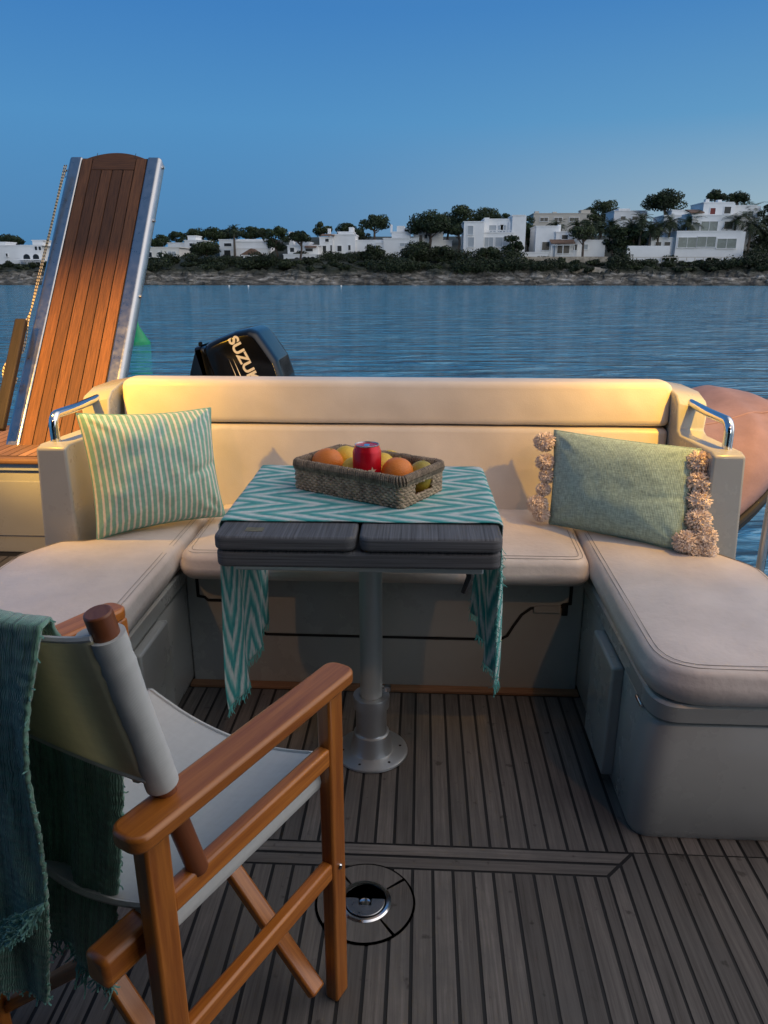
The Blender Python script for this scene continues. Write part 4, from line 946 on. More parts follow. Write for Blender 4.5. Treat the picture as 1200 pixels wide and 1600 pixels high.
mb.tube(spline([rp(42, 500), rp(35, 503, -.02), rp(29, 525, -.02), rp(30, 545, -.02), rp(36, 538, -.02), rp(38, 516, -.02), rp(42, 502)]), .0050, 10)
mb.tube(spline([rp(31, 548), rp(28, 556), rp(10, 568), rp(5, 585), rp(12, 602), rp(22, 600), rp(26, 590)]), .0050, 10)
mb.tube(spline([rp(31, 546, .01), rp(30, 560, .01), rp(14, 573, .01), rp(9, 586, .01), rp(15, 598, .01), rp(22, 596, .01)]), .0050, 10)
tag(mb.build('rope', 'rope', angle=80), 'cream and black twisted rope hanging in coils beside the gangway', 'rope')

# ------------------------------------------------------------------ outboard, covered dinghy, buoy behind
eo = atY(375, 560, 3.1); t = thing('outboard_motor', (eo.x, 3.1, .2), 'tilted black outboard motor with silver SUZUKI lettering behind the backrest', 'outboard motor')
def cowl(outline, hw, name, m, y0=3.1, rim=.05):
    P = [atY(x, y, y0 - hw * .6) for x, y in outline]; P = [Vector((p.x, p.z)) for p in P]; P = roundpoly(P[::-1], .042, 7)
    ar = sum(P[i].x * P[(i + 1) % len(P)].y - P[(i + 1) % len(P)].x * P[i].y for i in range(len(P)))
    if ar < 0: P = P[::-1]
    mb = MB(); vs = []; n = len(P); cen = sum(P, Vector((0, 0))) / n
    prof = [(1 - rim * 2.0 * (1 - math.sin(PI / 2 * k / 8)), -hw + rim * .9 * (1 - math.cos(PI / 2 * k / 8))) for k in range(9)]
    prof = prof + [(i, -y) for i, y in reversed(prof)]
    for i, y in prof:
        for p in P: q = cen + (p - cen) * i; vs.append((q.x, y0 + y, q.y))
    fs = [(a * n + k, a * n + (k + 1) % n, (a + 1) * n + (k + 1) % n, (a + 1) * n + k) for a in range(len(prof) - 1) for k in range(n)]
    fs += [tuple(reversed(range(n))), tuple((len(prof) - 1) * n + k for k in range(n))]
    mb.add(vs, fs); return mb.build(name, m, t, angle=50)
ho = cowl([(318, 539), (342, 527), (370, 516), (391, 512), (404, 517), (420, 539), (436, 562), (447, 592), (452, 628), (420, 650), (362, 650), (345, 610), (332, 575)], .165, 'hood', 'cowl', rim=.085)
cowl([(311, 540), (324, 536), (338, 572), (350, 608), (360, 655), (318, 655), (303, 610), (302, 580)], .150, 'lower_cowl', 'cowl', rim=.05)
mb = MB(); a = atY(313, 536, 3.0); mb.box((a.x, 3.0, a.z - .006), (.010, .03, .022)); mb.build('hood_catch', 'cowlm', t, bevel=.004)
mb = MB(); mb.tube([(eo.x - .02, 3.1, .55), (eo.x - .20, 3.12, .25), (eo.x - .28, 3.15, -.1)], [.08, .06, .05], 12); mb.build('drive_leg', 'cowlm', t)
cu = bpy.data.curves.new('lettering', 'FONT'); cu.body = 'SUZUKI'; cu.size = .062; cu.offset = .0022; cu.space_character = 1.02; cu.extrude = .0006; cu.align_x = 'LEFT'
tx = bpy.data.objects.new('lettering_src', cu); COL.objects.link(tx); dg = bpy.context.evaluated_depsgraph_get(); me = bpy.data.meshes.new_from_object(tx.evaluated_get(dg)); bpy.data.objects.remove(tx)
YF = 3.1 - .165 - .0015
s0 = atY(356, 530, YF); s1 = atY(395, 603, YF); d = (s1 - s0).normalized(); up = Vector((-d.z, 0, d.x)); up = up if up.x > 0 else -up
wd = max(v.co.x for v in me.vertices); sc = (s1 - s0).length / wd
o = bpy.data.objects.new('lettering', me); COL.objects.link(o); me.materials.clear(); me.materials.append(M['decal'])
for v in me.vertices: q = s0 + d * v.co.x * sc + up * v.co.y * sc * .95 + Vector((0, -v.co.z, 0)); v.co = q - WL[t.name]
o.parent = t
mb = MB()
for (a_, b_, w_) in (((364, 560), (383, 604), .003), ((357, 560), (374, 600), .0018)):
    p = atY(*a_, YF); q = atY(*b_, YF); nrm = (q - p).normalized(); sd = Vector((-nrm.z, 0, nrm.x)) * w_ / 2
    mb.add([p, q - sd * 2.4, q + sd * 2.4], [(0, 1, 2)], smooth=False)
mb.build('side_stripe', 'decal', t, flatshade=True)

t = thing('covered_dinghy', (1.0, 3.1, -.2), 'dinghy under a faded pink cover beyond the right armrest', 'dinghy')
def cover(u, v):
    x = -.30 + 1.84 * u
    zt = .575 + .118 * max(0, 1 - abs(x - 1.25) / .5) ** .9 - .25 * max(0, x - 1.36); zb = .07 + .95 * max(0, x - .92)
    zt = max(zt, zb + .02); a = PI * (v)
    ry = .52 * (1 - .9 * max(0, (x - 1.1) / .45) ** 2.5); e = math.sin(a)
    y = 3.12 - ry * math.cos(a); z = zb + (zt - zb) * (e ** .52 if e > 0 else 0)
    f_ = .036 * noise.noise(Vector((x * 7 + 1.2 * v, v * 3.0, 0))) + .010 * abs(noise.noise(Vector((x * 11 - 5 * v, v * 5.0, 3)))) + .034 * math.sin(x * 13 + 5 * v + 2 * noise.noise(Vector((x * 2, v * 2, 4)))) * math.sin(PI * v) ** 2 * (1 - .6 * abs(v - .3))
    return Vector((x, y - f_ * .8, z + f_ * .5))
mb = MB(); mb.grid(110, 60, cover); mb.build('cover', 'pink', t, angle=80, solid=.003)
mb = MB(); mb.tube([cover(k / 60, .30) + Vector((0, -.003, .002)) for k in range(61)], .004, 5); mb.build('cover_seam', 'pink', t)
mb = MB(); mb.tube([cover(k / 60, .0) + Vector((0, -.004, -.004)) for k in range(61)], .016, 10); mb.build('rubbing_strake', 'rubber', t)
M['hyp'] = mat('charcoal_hull_fabric', (.05, .05, .055), .6)
for e_, dy in ((.0, .12), (1.0, -.12)):
    mb = MB(); mb.tube([cover(k / 40, e_) + Vector((0, dy, -.020)) for k in range(41)], .055, 14); mb.build('tube', 'hyp', t)
mb = MB(); mb.tube([cover(k / 60, .0) + Vector((0, .03, -.055)) for k in range(61)], .010, 8); mb.build('grab_line', 'rubber', t)

bp_ = atZ(217, 538, WZ); t = thing('channel_buoy', bp_, 'green conical buoy afloat right of the gangway', 'buoy')
mb = MB(); mb.lathe([(.0, -.2), (.34, -.2), (.36, .0), (.35, .10), (.31, .13), (.06, .56), (.04, .70), (0, .72)], bp_, 24); mb.build('float', 'buoy', t)
mb = MB(); mb.tube([bp_ + Vector((.0, 0, .70)), bp_ + Vector((0, 0, .80))], .025, 8); mb.build('lifting_eye', 'dark', t)

# ------------------------------------------------------------------ table
TC = Vector((-.119, 1.544, 0)); TZ = .69; TW, TD = .544, .530
t = thing('pedestal_table', TC, 'square grey folding teak table on an aluminium pedestal', 'table')
TR = Matrix.Rotation(rad(.9), 3, 'Z')
def tp_(u, v, z): return TR @ Vector((u, v, 0)) + TC + Vector((0, 0, z))
def woodface(mb, along):
    uv = []
    for f in mb.f:
        n_ = (mb.v[f[1]] - mb.v[f[0]]).cross(mb.v[f[2]] - mb.v[f[1]])
        if abs(n_.y) > max(abs(n_.x), abs(n_.z)): uv.append([(mb.v[k].x, mb.v[k].z * 1.3) for k in f])
        elif abs(n_.x) > abs(n_.z): uv.append([(mb.v[k].y, mb.v[k].z * 1.3) for k in f])
        else: uv.append([(mb.v[k].y, mb.v[k].x) for k in f])
    mb.uv = uv
for s_ in (-1, 1):
    x0, x1 = (-TW / 2, -.0025) if s_ < 0 else (.0025, TW / 2)
    P = rrect(x0, -TD / 2, x1, TD / 2, .022)
    mb = MB(); n = len(P)
    mb.prism(P, TZ - .028, TZ, lambda u, v, q: tp_(u, v, q))
    woodface(mb, 1)
    mb.build('table_leaf', 'grey', t, bevel=.006, seg=3)
mb = MB(); P = rrect(-TW / 2 + .002, -TD / 2 + .004, TW / 2 - .002, TD / 2 - .004, .020); mb.prism(P, TZ - .063, TZ - .031, lambda u, v, q: tp_(u, v, q)); woodface(mb, 1); mb.build('table_leaf', 'grey', t, bevel=.006, seg=3)
mb = MB(); mb.box(tp_(-.200, -.222, TZ + .0004), (.034, .022, .0006)); M['brass'] = mat('worn_brass', (.20, .17, .09), .5, metal=.5, vary=.4, vscale=60); mb.build('hinge_plate', 'brass', t)
mb = MB()
for s_ in (-1, 1):
    mb.box(tp_(0, s_ * .215, TZ - .073), (.48, .035, .018)); mb.box(tp_(s_ * .235, 0, TZ - .0735), (.030, .42, .016))
mb.box(tp_(0, 0, TZ - .075), (.20, .36, .016)); mb.build('frame', 'alup', t, bevel=.003)
mb = MB(); a = tp_(.215, -.20, TZ - .078); mb.tube([a, a + Vector((.002, -.01, -.02)), a + Vector((-.010, -.015, -.052))], [.008, .008, .006], 8); mb.build('locking_lever', 'rubber', t)
pc = Vector((-.112, 1.590, 0))
mb = MB(); mb.lathe([(.0275, .15), (.0275, TZ - .085), (.06, TZ - .084), (.06, TZ - .078)], pc, 32); mb.build('pole', 'alup', t)
mb = MB(); mb.lathe([(0, 0), (.088, 0), (.092, .003), (.091, .007), (.084, .0095), (.058, .0105), (.054, .012), (.0445, .060), (.0395, .062), (.0385, .064)], pc, 48); mb.build('base', 'alu', t, angle=25)
mb = MB(); mb.lathe([(.0385, .060), (.0385, .130), (.0445, .134), (.0455, .162), (.0445, .1655), (.029, .1655), (.0285, .160)], pc, 40); mb.build('collar', 'alu', t, angle=25)
mb = MB(); mb.tube([pc + Vector((.028, 0, .186)), pc + Vector((.040, -.003, .186))], .006, 10); mb.lathe([(0, 0), (.009, 0), (.009, .012), (0, .013)], pc + Vector((.040, -.003, .180)), 12); mb.build('locking_pin', 'steel', t)
mb = MB()
for a in (-50, 10, 60, 130, 190, 250): mb.lathe([(0, .0102), (.0035, .0102), (.0035, .0106), (0, .0107)], pc + Vector((.073 * math.cos(rad(a)), .073 * math.sin(rad(a)), 0)), 10)
mb.build('base_screws', 'rubber', t)

# runner
RV0, RV1 = -.180, .255
def runner(u, v):
    Lh, Rh = .435, .375; top = TW + .008; s = u * (Lh + top + Rh); vv = RV0 + (RV1 - RV0) * v
    n1 = noise.noise(Vector((s * 6, vv * 6, 3)))
    r = .012
    if s < Lh:
        h = Lh - s; y = vv * (1 - .04 * h) ; x = -top / 2 - .004 - .010 * math.sin(vv * 34 + 1) * min(1, h * 4) - .02 * n1 * h
        y += .012 * h * math.sin(vv * 20)
        ragged = .010 * noise.noise(Vector((vv * 80, 0, 7))) if s < .01 else 0
        q = tp_(x, y, TZ + .003 - h + ragged)
    elif s < Lh + top:
        x = s - Lh - top / 2; e = min(1, min(s - Lh, Lh + top - s) / .02)
        wr = .0042 * abs(noise.noise(Vector((x * 5, vv * 9, 1)))) + (.004 * max(0, noise.noise(Vector((x * 9, 2, 8)))) if v < .03 else 0)
        q = tp_(x, vv + .004 * noise.noise(Vector((x * 6, v * 3, 2))), TZ + .0015 + .0015 * e + wr)
    else:
        h = s - Lh - top; g = .012 * math.sin(vv * 40 + .5) * min(1, h * 5)
        sq = 1 - .32 * min(1, h / .3) * (.6 + .4 * v)
        y = RV0 + (vv - RV0) * sq
        x = top / 2 + .004 + g + .02 * n1 * h - .05 * h * (v) + .012 * h
        q = tp_(x, y + .03 * h, TZ + .003 - h * (1 - .10 * v))
    return q
TL = .435 + TW + .008 + .375
mb = MB(); mb.grid(170, 46, runner, lambda u, v: (u * TL, v * (RV1 - RV0)))
o = mb.build('table_runner', 'runner', angle=80, solid=.0016); tag(o, 'teal and white chevron runner draped over the grey table', 'table runner')
WL[o.name] = o.location.copy()
for e in (0, 1):
    fr = MB()
    for k in range(120):
        v = (k + R.random()) / 120; p = runner(e, v); pts = [p]; d = Vector((R.gauss(0, .12), R.gauss(0, .12), -1)).normalized(); ln = R.uniform(.012, .026)
        for j in range(3): p = p + d * ln / 3; pts.append(p); d = (d + Vector((R.gauss(0, .15), R.gauss(0, .15), -.1))).normalized()
        fr.strand(pts, .0009)
    if e:
        for k in range(160):   # frayed selvedge of the right drop
            u = R.uniform(.76, .995); p = runner(u, 1.0 if k % 2 else 0.0); fr.strand([p, p + Vector((R.gauss(.002, .004), R.gauss(0, .003), -.006)), p + Vector((R.gauss(.003, .005), R.gauss(0, .004), -.012))], .0007)
    fr.build('fringe', 'fringe', o)

# ------------------------------------------------------------------ basket, fruit, can
BF = Vector((-.037, 1.444, 0)); BL_ = Vector((-.285, 1.591, 0)); e1 = (BL_ - BF).normalized(); e2 = Vector((e1.y, -e1.x, 0)); e2 = e2 if e2.y > 0 else -e2
LA, LB = .285, .172; BZ = TZ + .004; BC = BF + e1 * LA / 2 + e2 * LB / 2
t = thing('basket', Vector((BC.x, BC.y, BZ)), 'rectangular brown woven seagrass basket with cut out handles on the table runner', 'basket')
def perim(n, off=0, fl=0):
    """points round a rounded rectangle, with outward normals"""
    P = [Vector(p) for p in rrect(-LA / 2 - off, -LB / 2 - off, LA / 2 + off, LB / 2 + off, .012 + off, 4)]
    P.append(P[0]); ds = [0]
    for a, b_ in zip(P, P[1:]): ds.append(ds[-1] + (b_ - a).length)
    out = []; j = 0
    for k in range(n):
        s = ds[-1] * k / n
        while ds[j + 1] < s: j += 1
        q = (s - ds[j]) / max(1e-9, ds[j + 1] - ds[j]); p = P[j].lerp(P[j + 1], q); tdir = (P[j + 1] - P[j]).normalized(); out.append((p, Vector((tdir.y, -tdir.x)), s))
    return out, ds[-1]
def bw(p, z): return BC + e1 * p.x + e2 * p.y + Vector((0, 0, z))
mb = MB(); NR = 8; pr, PL = perim(260)
inslot = lambda p, row: abs(abs(p.x) - LA / 2) < .02 and abs(p.y) < .034 and row in (3, 4, 5, 6)
for row in range(NR):
    z = BZ + .004 + row * .0058; run = []
    runs = []
    for k in range(261):
        p, nrm, s = pr[k % 260]
        if inslot(p, row):
            if len(run) > 1: runs.append(run)
            run = []; continue
        wv = math.sin(2 * PI * s / .0135 + PI * (row % 2)); run.append(bw(p + nrm * (.0022 * wv), z + .0008 * math.sin(s * 210 + row) + .0006 * R.uniform(-1, 1)))
    if len(run) > 1: runs.append(run)
    for rn in runs: mb.tube(rn, .0034, 6)
mb.build('woven_wall', 'grass', t, angle=80)
mb = MB(); nW = 170; pw, _ = perim(nW); rz0, rz1 = BZ + .047, BZ + .068
for k in range(nW):
    p, nrm, s = pw[k]; tg = Vector((-nrm.y, nrm.x)); P = []
    jit = R.uniform(-.0006, .0006)
    for j in range(9):
        a = 2 * PI * j / 8; P.append(bw(p + nrm * (.0062 * math.cos(a)) + tg * (.0016 * math.sin(a) + jit), (rz0 + rz1) / 2 + (.0115 + R.uniform(-.0006, .0006)) * math.sin(a)))
    mb.tube(P, .0026, 5, False, tone=R.random())
mb.tube([bw(p, rz0 + .003) for p, n_, s in pw] + [bw(pw[0][0], rz0 + .003)], .004, 6); mb.build('rim', 'grassd', t, angle=80)
mb = MB(); mb.box(BC + Vector((0, 0, BZ + .002)), (LA - .006, LB - .006, .004), Matrix((e1, e2, Vector((0, 0, 1)))).transposed()); mb.build('bottom', 'grass', t)
def fruit(name, m, c, r, label, cat, sx=1, sy=1, sz=1, tip=0, rot=0):
    mb = MB(); prof = []
    for k in range(19):
        a = -PI / 2 + PI * k / 18; rr = math.cos(a); zz = math.sin(a)
        if tip: zz *= 1 + tip * (abs(zz) ** 6)
        prof.append((max(0, rr) * r, zz * r))
    prof[0] = (0, prof[0][1]); prof[-1] = (0, prof[-1][1] - (.0025 if not tip else 0))
    mt = Matrix.Rotation(rot, 3, 'Z') @ Matrix.Rotation(rad(70) if tip else rad(14), 3, 'Y')
    mb.lathe(prof, (0, 0, 0), 28)
    mb.v = [mt @ Vector((p.x * sx, p.y * sy, p.z * sz)) * (1 + .045 * noise.noise(p * 34 + Vector((r * 900, 0, 0))) + .006 * noise.noise(p * 190)) + Vector(c) for p in mb.v]
    st = None; o = tag(mb.build(name, m, angle=80), label, cat, 'fruit in the basket')
    WL[o.name] = o.location.copy(); s2 = MB(); a = Vector(c) + mt @ Vector((0, 0, r * sz * (1 + tip) - .001)); s2.lathe([(0, -.001), (.0035, -.001), (.0028, .0015), (0, .002)], a, 8); s2.build('stem_scar', 'mango', o)
def bpos(px, py, z): return atZ(px, py, z)
fruit('orange', 'orange', bpos(512, 725, BZ + .047), .037, 'orange at the left end of the basket', 'orange')
fruit('orange', 'orange', bpos(621, 740, BZ + .048), .036, 'orange to the right of the red can', 'orange', rot=1)
fruit('lemon', 'lemon', bpos(540, 717, BZ + .048), .031, 'lemon standing highest at the back left of the basket', 'lemon', tip=.25, rot=.5)
fruit('lemon', 'lemon', bpos(553, 735, BZ + .042), .029, 'lemon half hidden just left of the red can', 'lemon', tip=.25, rot=2)
fruit('lemon', 'lemon', bpos(597, 727, BZ + .044), .029, 'lemon peeping out just right of the red can', 'lemon', tip=.2, rot=1.2)
fruit('mango', 'mango', bpos(657, 745, BZ + .036), .032, 'green gold fruit at the right end behind the basket handle', 'fruit', sx=.9, sz=1.15, rot=.9)
fruit('lemon', 'lemon', bpos(608, 722, BZ + .040), .028, 'lemon behind the right orange', 'lemon', tip=.2, rot=.2)
cc = Vector((-.1165, 1.565, BZ + .006)); t = thing('drink_can', cc, 'red drink can with a cream star standing in the fruit basket', 'can')
ct = atZ(573, 701, 0)
mb = MB(); CR = .0315; CH = .104
mb.lathe([(0, .003), (.022, .003), (.024, 0), (CR - .002, .007), (CR, .012), (CR, CH - .016), (CR - .0015, CH - .012), (.0265, CH - .003), (.0262, CH - .002)], cc, 48); mb.build('body', 'red', t, angle=60)
mb = MB(); mb.lathe([(.0262, CH - .0025), (.0268, CH), (.0255, CH + .0006), (.0245, CH - .0035), (.010, CH - .0032), (0, CH - .003)], cc, 40); mb.build('lid', 'alu', t, angle=60)
mb = MB(); mb.prism(rrect(-.006, -.011, .006, .011, .0055), CH - .0028, CH - .0016, lambda u, v, q: cc + Vector((u, v - .001, q))); mb.build('pull_tab', 'steel', t)
dv = Vector((0, 0, EYE)) - cc; a0 = math.atan2(dv.y, dv.x) + .36
def st(k, r): a = PI / 2 + PI * k / 5; return (r * math.cos(a), r * math.sin(a))
pts = [st(k, .0105 if k % 2 == 0 else .0044) for k in range(10)]
mb = MB(); mb.add([cc + Vector(((CR + .0005) * math.cos(a0 + x / CR), (CR + .0005) * math.sin(a0 + x / CR), .050 + z)) for x, z in pts] + [cc + Vector(((CR + .0007) * math.cos(a0), (CR + .0007) * math.sin(a0), .050))], [(k, (k + 1) % 10, 10) for k in range(10)], smooth=False); mb.build('star', 'star', t, flatshade=True)

# ------------------------------------------------------------------ pillows
def pillow(name, m, BLc, BRc, TRc, TLc, T, label, back=.5, wr=1.0, seed=0, pinch=.035, n=56):
    BLc, BRc, TRc, TLc = [Vector(p) for p in (BLc, BRc, TRc, TLc)]; cen = (BLc + BRc + TRc + TLc) / 4
    nrm = (BRc - BLc).cross(TLc - BLc).normalized()
    if nrm.y > 0: nrm = -nrm
    mb = MB()
    def face(sd):
        def f(s, t_):
            a = s; b_ = t_
            p = BLc.lerp(BRc, a).lerp(TLc.lerp(TRc, a), b_)
            px_ = pinch * (4 * a * (1 - a)) * (1 if b_ < .5 else 1) * (2 * b_ - 1) * abs(2 * b_ - 1) ** 1.5
            py_ = pinch * (4 * b_ * (1 - b_)) * (2 * a - 1) * abs(2 * a - 1) ** 1.5
            ex = ((BRc - BLc) + (TRc - TLc)) / 2; ey = ((TLc - BLc) + (TRc - BRc)) / 2
            p = p - ey * px_ - ex * py_
            k = (max(0, 1 - abs(2 * a - 1) ** 2.6) * max(0, 1 - abs(2 * b_ - 1) ** 2.6)) ** .5
            w_ = wr * (.010 * noise.noise(Vector((a * 3.2 + seed, b_ * 3.2, sd))) + .005 * noise.noise(Vector((a * 9 + seed, b_ * 7, sd + 3))))
            # tension folds running out of the corners
            for cx_, cy_ in ((0, 0), (1, 0), (0, 1), (1, 1)):
                dx, dy = a - cx_, b_ - cy_; rr = math.hypot(dx, dy); an = math.atan2(dy, dx); w_ += wr * .006 * math.sin(an * 11 + seed + cx_ * 3) * math.exp(-(rr / .30) ** 2) * min(1, rr * 9)
            # hand-pressed creases
            w_ -= wr * .012 * math.exp(-((b_ - .44 - .35 * (a - .8)) / .035) ** 2) * math.exp(-((a - .86) / .16) ** 2)
            edge = min(1, k * 2.2)
            return p + nrm * ((T * k * (1 if sd == 0 else back) + w_ * edge) * (1 if sd == 0 else -1))
        return f
    mb.grid(n, n, face(0)); mb.grid(n, n, face(1))
    k = n * n; fl = list(range((n - 1) * (n - 1), 2 * (n - 1) * (n - 1)))
    for i in fl: mb.f[i] = mb.f[i][::-1]; mb.uv[i] = mb.uv[i][::-1]
    o = tag(mb.build(name, m, angle=180), label, 'pillow'); WL[o.name] = o.location.copy()
    sm_ = MB(); loop = [face(0)(i / 30, 0) for i in range(31)] + [face(0)(1, i / 30) for i in range(1, 31)] + [face(0)(1 - i / 30, 1) for i in range(1, 31)] + [face(0)(0, 1 - i / 30) for i in range(1, 31)]
    sm_.tube(loop, .0022, 6, False); sm_.uv = [[(0.02, u[0]) for u in f] for f in sm_.uv]; sm_.build('edge_seam', m, o); return o, face(0), nrm
pillow('striped_pillow', 'striped', atZ(152, 843, .452), atZ(352, 806, .46), atY(329, 637, 2.17), atY(119, 646, 1.96), .100, 'green and cream striped square pillow leaning in the left corner', seed=2, wr=1.15)
PO, PF, PN = pillow('tasselled_pillow', 'sage', atZ(858, 818, .452), atZ(1068, 862, .455), atY(1096, 702, 1.985), atY(866, 672, 2.19), .070, 'sage green woven pillow with blush pompoms, leaning in the right corner', seed=9, pinch=.015, wr=.42)
def pompom(c, r, n=460, sq=.9):
    r *= 1.12
    mb = MB(); c = Vector(c)
    for i in range(n):
        d = Vector((R.gauss(0, 1), R.gauss(0, 1), R.gauss(0, 1))).normalized(); ln = r * R.uniform(.82, 1.08)
        p = c + Vector((d.x, d.y, d.z * sq)) * r * .36; pts = [p]; curl = Vector((R.gauss(0, .6), R.gauss(0, .6), R.gauss(-.45, .6)))
        for j in range(4):
            p = p + Vector((d.x, d.y, d.z * sq)) * (ln * .66) / 4; d = (d + curl * .30).normalized(); pts.append(p)
        mb.strand(pts, [r * .06, r * .06, r * .058, r * .055, r * .045])
    mb.lathe([(0, -r * .6 * sq)] + [(r * .62 * math.cos(a), r * .62 * sq * math.sin(a)) for a in [-1.2, -.8, -.4, 0, .4, .8, 1.2]] + [(0, r * .6 * sq)], c, 14)
    return mb.build('pompom', 'yarn', PO, angle=80)
for px, py, r in ((851, 690, .030), (852, 722, .027), (855, 744, .023), (849, 765, .021), (840, 788, .030), (846, 803, .024)):
    v = (812 - py) / 140; p = PF(0, min(.98, max(.02, v))); q = atY(px, py, p.y - .012); pompom(q, r)
for px, py, r in ((1091, 722, .033), (1091, 753, .034), (1092, 782, .031), (1091, 812, .033), (1070, 846, .031), (1099, 838, .033), (1104, 858, .027), (1086, 861, .024)):
    v = (858 - py) / 150; p = PF(1, min(.98, max(.02, v))); q = atY(px, py, p.y - .014); pompom(q, r)

# ------------------------------------------------------------------ director's chair
CO = Vector((-.394, .877, 0)); ca = rad(28); sA = Vector((math.cos(ca), -math.sin(ca), 0)); dA = Vector((math.sin(ca), math.cos(ca), 0))
def cp(a, b_, z): return CO + sA * a + dA * b_ + Vector((0, 0, z))
ROT = Matrix((dA, -sA, Vector((0, 0, 1)))).transposed()      # local x forward, y left
t = thing('directors_chair', CO, 'wooden folding chair with white canvas seat and back in the left foreground', 'chair')
for s_ in (-1, 1):
    A_ = s_ * .222
    mb = MB(); P = rrect(-.208, -.0245, .194 if s_ > 0 else .166, .0245, .018, 5); mb.prism(P, .599, .620, lambda u, v, q: cp(A_ + v, u, q)); mb.uv = [[((mb.v[k] - CO).dot(dA), (mb.v[k] - CO).dot(sA) + mb.v[k].z) for k in f] for f in mb.f]
    mb.build('armrest', 'chair', t, bevel=.005, seg=3)
    for b_ in (.171 if s_ > 0 else .146, -.165):
        mb = MB(); mb.box(cp(A_ * .955, b_, .300), (.034, .024, .600), ROT); mb.build('leg', 'chair', t, bevel=.004)
    mb = MB(); mb.bar(cp(A_ * .955, -.151, .482), cp(A_ * .955, .156 if s_ > 0 else .131, .482), .020, .031); mb.build('seat_rail', 'chair', t, bevel=.004)
    mb = MB(); mb.bar(cp(A_ * .955, -.151, .272), cp(A_ * .955, .156 if s_ > 0 else .131, .272), .019, .031); mb.build('stretcher', 'chair', t, bevel=.004)
    mb = MB(); mb.bar(cp(s_ * .170, -.225, .425), cp(s_ * .170, .172, .425), .036, .042); mb.build('seat_bar', 'chair', t, bevel=.007)
    mb = MB(); mb.tube([cp(s_ * .214, -.105, .49), cp(s_ * .209, -.136, .62), cp(s_ * .205, -.188, .856)], [.0128, .0128, .0138], 20); mb.build('back_post', 'post', t, bevel=.002, angle=50)
for b_, k in ((.125, 1), (.098, -1), (-.115, 1), (-.142, -1)):
    mb = MB(); mb.bar(cp(k * .205, b_, .045), cp(-k * .172, b_, .415), .018, .030, up=tuple(dA)); mb.build('cross_leg', 'chair', t, bevel=.004)
def seatf(u, v):
    a = -.200 + .400 * u; k = 1 - (abs(a) / .200) ** 2; b_ = -.158 + .335 * v
    fo = max(0, abs(a) - .176); z = .470 - .058 * k * (.75 + .5 * (1 - v)) + .003 * noise.noise(Vector((a * 9, b_ * 9, 0))) + .004 * math.sin(v * 19 + a * 6) * k * .5
    z = .470 - .05 * k * (1.15 - .35 * v) + .0025 * noise.noise(Vector((a * 11, b_ * 14, 0))) - fo * .9
    return cp(a, b_, z)
mb = MB(); mb.grid(50, 34, seatf, lambda u, v: (u * .4, v * .33)); mb.build('seat', 'canvas', t, angle=80, solid=.003)
mb = MB()
for e in (.012, .985): mb.tube([seatf(k / 40, e) + Vector((0, 0, .002)) for k in range(41)], .0026, 5)
for s_ in (-1, 1): mb.tube([cp(s_ * .181, -.158, .434), cp(s_ * .181, .170, .434)], .0245, 12)
mb.build('seat_hem', 'canvas', t)
def postp(s_, z): k = (z - .62) / .248; return cp(s_ * (.209 - .004 * k), -.136 - .054 * k, z)
def backf(u, v):
    z = .648 + .185 * v; L_ = postp(-1, z); R_ = postp(1, z); p = L_.lerp(R_, u); sag = 4 * u * (1 - u); sag = sag ** .8
    return p - dA * (.016 + .030 * sag * (.7 + .3 * v)) + Vector((0, 0, -.014 * sag * v + .010 * sag * (1 - v)))
mb = MB(); mb.grid(44, 22, backf, lambda u, v: (u * .42, v * .2)); bk = mb.build('back', 'canvasy', t, angle=80, solid=.0025)
mb = MB()
for e in (.0, 1.0): mb.tube([backf(k / 40, e) for k in range(41)], .0035, 6)
mb.build('back_hem', 'canvas', bk)
for s_ in (-1, 1):
    mb = MB(); P = [postp(s_, .632 + .198 * k / 10) for k in range(11)]; P = [postp(s_, .632 + .198 * k / 44) for k in range(45)]; mb.tube(P, [.0178 + .0007 * noise.noise(Vector((k * .35, s_, 0))) + .0007 * math.sin(k * 1.1) * noise.noise(Vector((k * .12, 5, s_))) for k in range(45)], 28, True); mb.v = [p + Vector((1, 1, 0)) * .0009 * noise.noise(Vector((p.x * 60, p.y * 60, p.z * 26))) for p in mb.v]
    P2 = [postp(s_, .640 + .188 * k / 10) - dA * .008 - sA * s_ * .020 for k in range(11)]; mb.tube(P2, [.011] * 11, 10); mb.build('sleeve', 'canvas', bk, angle=50)
for b_ in (.171, -.165):
    mb = MB(); mb.lathe([(0, 0), (.005, 0), (.004, .003), (0, .0035)], cp(.2120 + .0120, b_, .272), 10, Matrix.Rotation(PI / 2, 3, 'Y')); mb.build('screw', 'steel', t)

# throw over the chair back
FL, RL = .55, .515
def throwf(u, v):
    """u across the chair back, v from the front hem over the top edge to the rear hem"""
    sdist = v * (FL + RL) - FL; h = abs(sdist); front = sdist < 0
    edge = (.150 - .10 * h) if front else (.166 - .185 * h)
    a = -.265 + (edge + .265) * u
    top = backf(min(1, max(0, (a + .205) / .41)), 1.0) + Vector((0, 0, .008))
    fold = .012 * math.sin(a * 41 + 1.0 + h * 1.5) + .006 * math.sin(a * 88 + h * 4)
    bump = .010 * math.exp(-(h / .02) ** 2)
    w_ = min(1, h * 5)
    if front:
        z = top.z - h * .985 + bump
        cur = backf(min(1, max(0, (a + .205) / .41)), max(-.3, 1 - h / .185))
        q = cur if h < .19 else backf(min(1, max(0, (a + .205) / .41)), -.03)
        return Vector((q.x, q.y, z)) + dA * (.012 + fold * w_ * .7 + .012 * w_ + (.02 * math.sin(PI * min(1, h / .5))))
    out = .010 + .014 * (1 - math.exp(-h * 14)) + fold * w_ - .035 * max(0, h - .1)
    return top - dA * out + Vector((0, 0, -h * .985 + bump))
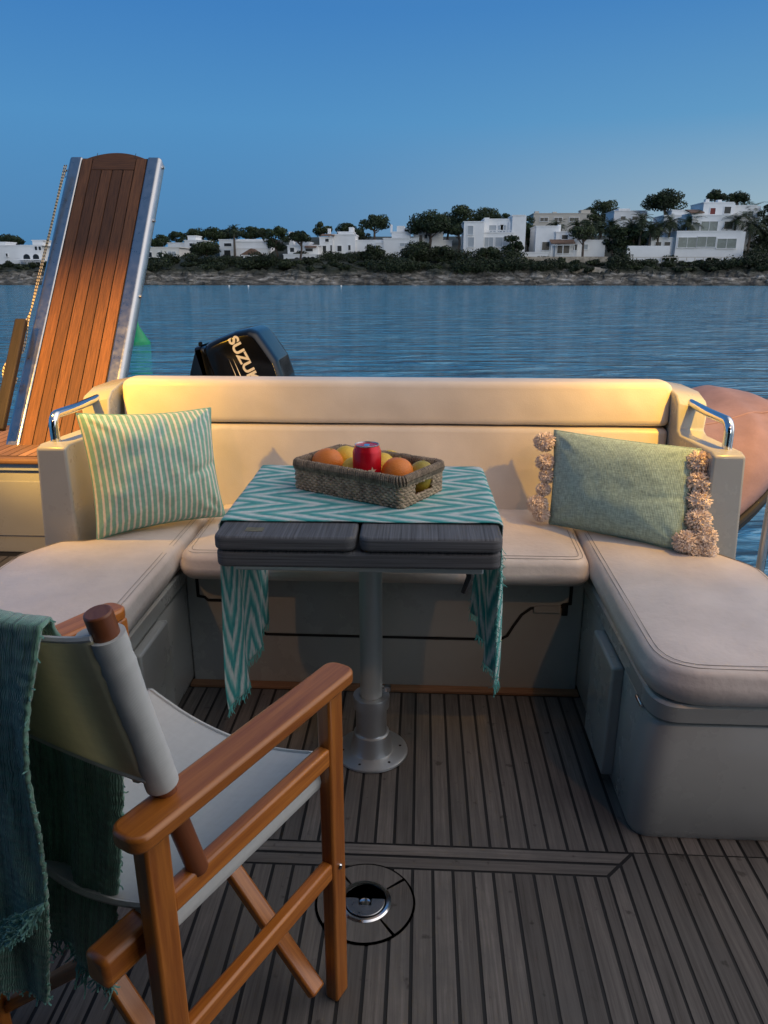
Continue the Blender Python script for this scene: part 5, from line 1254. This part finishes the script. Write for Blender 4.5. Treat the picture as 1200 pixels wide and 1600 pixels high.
def fuzz(f): return lambda u, v: f(u, v) + Vector((noise.noise(Vector((u * 60, v * 130, 0))), noise.noise(Vector((u * 60, v * 130, 9))), 0)) * .0022
mb = MB(); mb.grid(100, 260, fuzz(throwf), lambda u, v: (u * .42, v * 1.1))
o = tag(mb.build('throw_blanket', 'throw', angle=180, solid=.005), 'teal knitted throw with frayed edges hanging over the chair back', 'blanket'); WL[o.name] = o.location.copy()
fr = MB()
def frays(f, edge, n, d0, ln, r=.0012):
    for k in range(n):
        q = (k + R.random()) / n; p = f(*edge(q)); d = (d0 + Vector((R.gauss(0, .45), R.gauss(0, .45), R.gauss(0, .3)))).normalized(); pts = [p]; l_ = ln * R.uniform(.5, 1.25)
        for j in range(4): p = p + d * l_ / 4; pts.append(p); d = (d + Vector((R.gauss(0, .35), R.gauss(0, .35), R.gauss(-.12, .3)))).normalized()
        fr.strand(pts, r)
frays(throwf, lambda q: (q, 1.0), 160, Vector((0, 0, -1)), .014); frays(throwf, lambda q: (q, 0.0), 260, Vector((0, 0, -1)), .030)
frays(throwf, lambda q: (1.0, q), 70, sA - dA * .3, .007, .0009)
# turned-up frayed hem running diagonally over the rear flap
dv0 = lambda h: (FL + h) / (FL + RL)
for rep in range(6): frays(lambda u, v: throwf(min(1, max(0, u)), v) - dA * (.004 + .004 * rep), lambda q: (.30 + .70 * q, dv0(.60 - .245 * q ** .85) + .004 * rep - .010 if .60 - .245 * q ** .85 < .54 else 1.0), 420, -dA + Vector((0, 0, -.5)), .013, .0014)
fr.build('frayed_hem', 'throwf', o, angle=80)

# ------------------------------------------------------------------ camera and output
cam = bpy.data.cameras.new('camera'); co = bpy.data.objects.new('camera', cam); COL.objects.link(co); S.camera = co
co.location = (0, 0, EYE); co.rotation_euler = (PI / 2 - PITCH, 0, YAW)
cam.sensor_fit = 'VERTICAL'; cam.sensor_height = 24; cam.lens = 24 * FPX / 1600; cam.clip_start = .03; cam.clip_end = 4000
S.view_settings.view_transform = 'Standard'; S.view_settings.look = 'None'; S.view_settings.exposure = 0; S.view_settings.gamma = 1
S.cycles.max_bounces = 8; S.cycles.use_denoising = True
S.render.resolution_x = 768; S.render.resolution_y = 1024
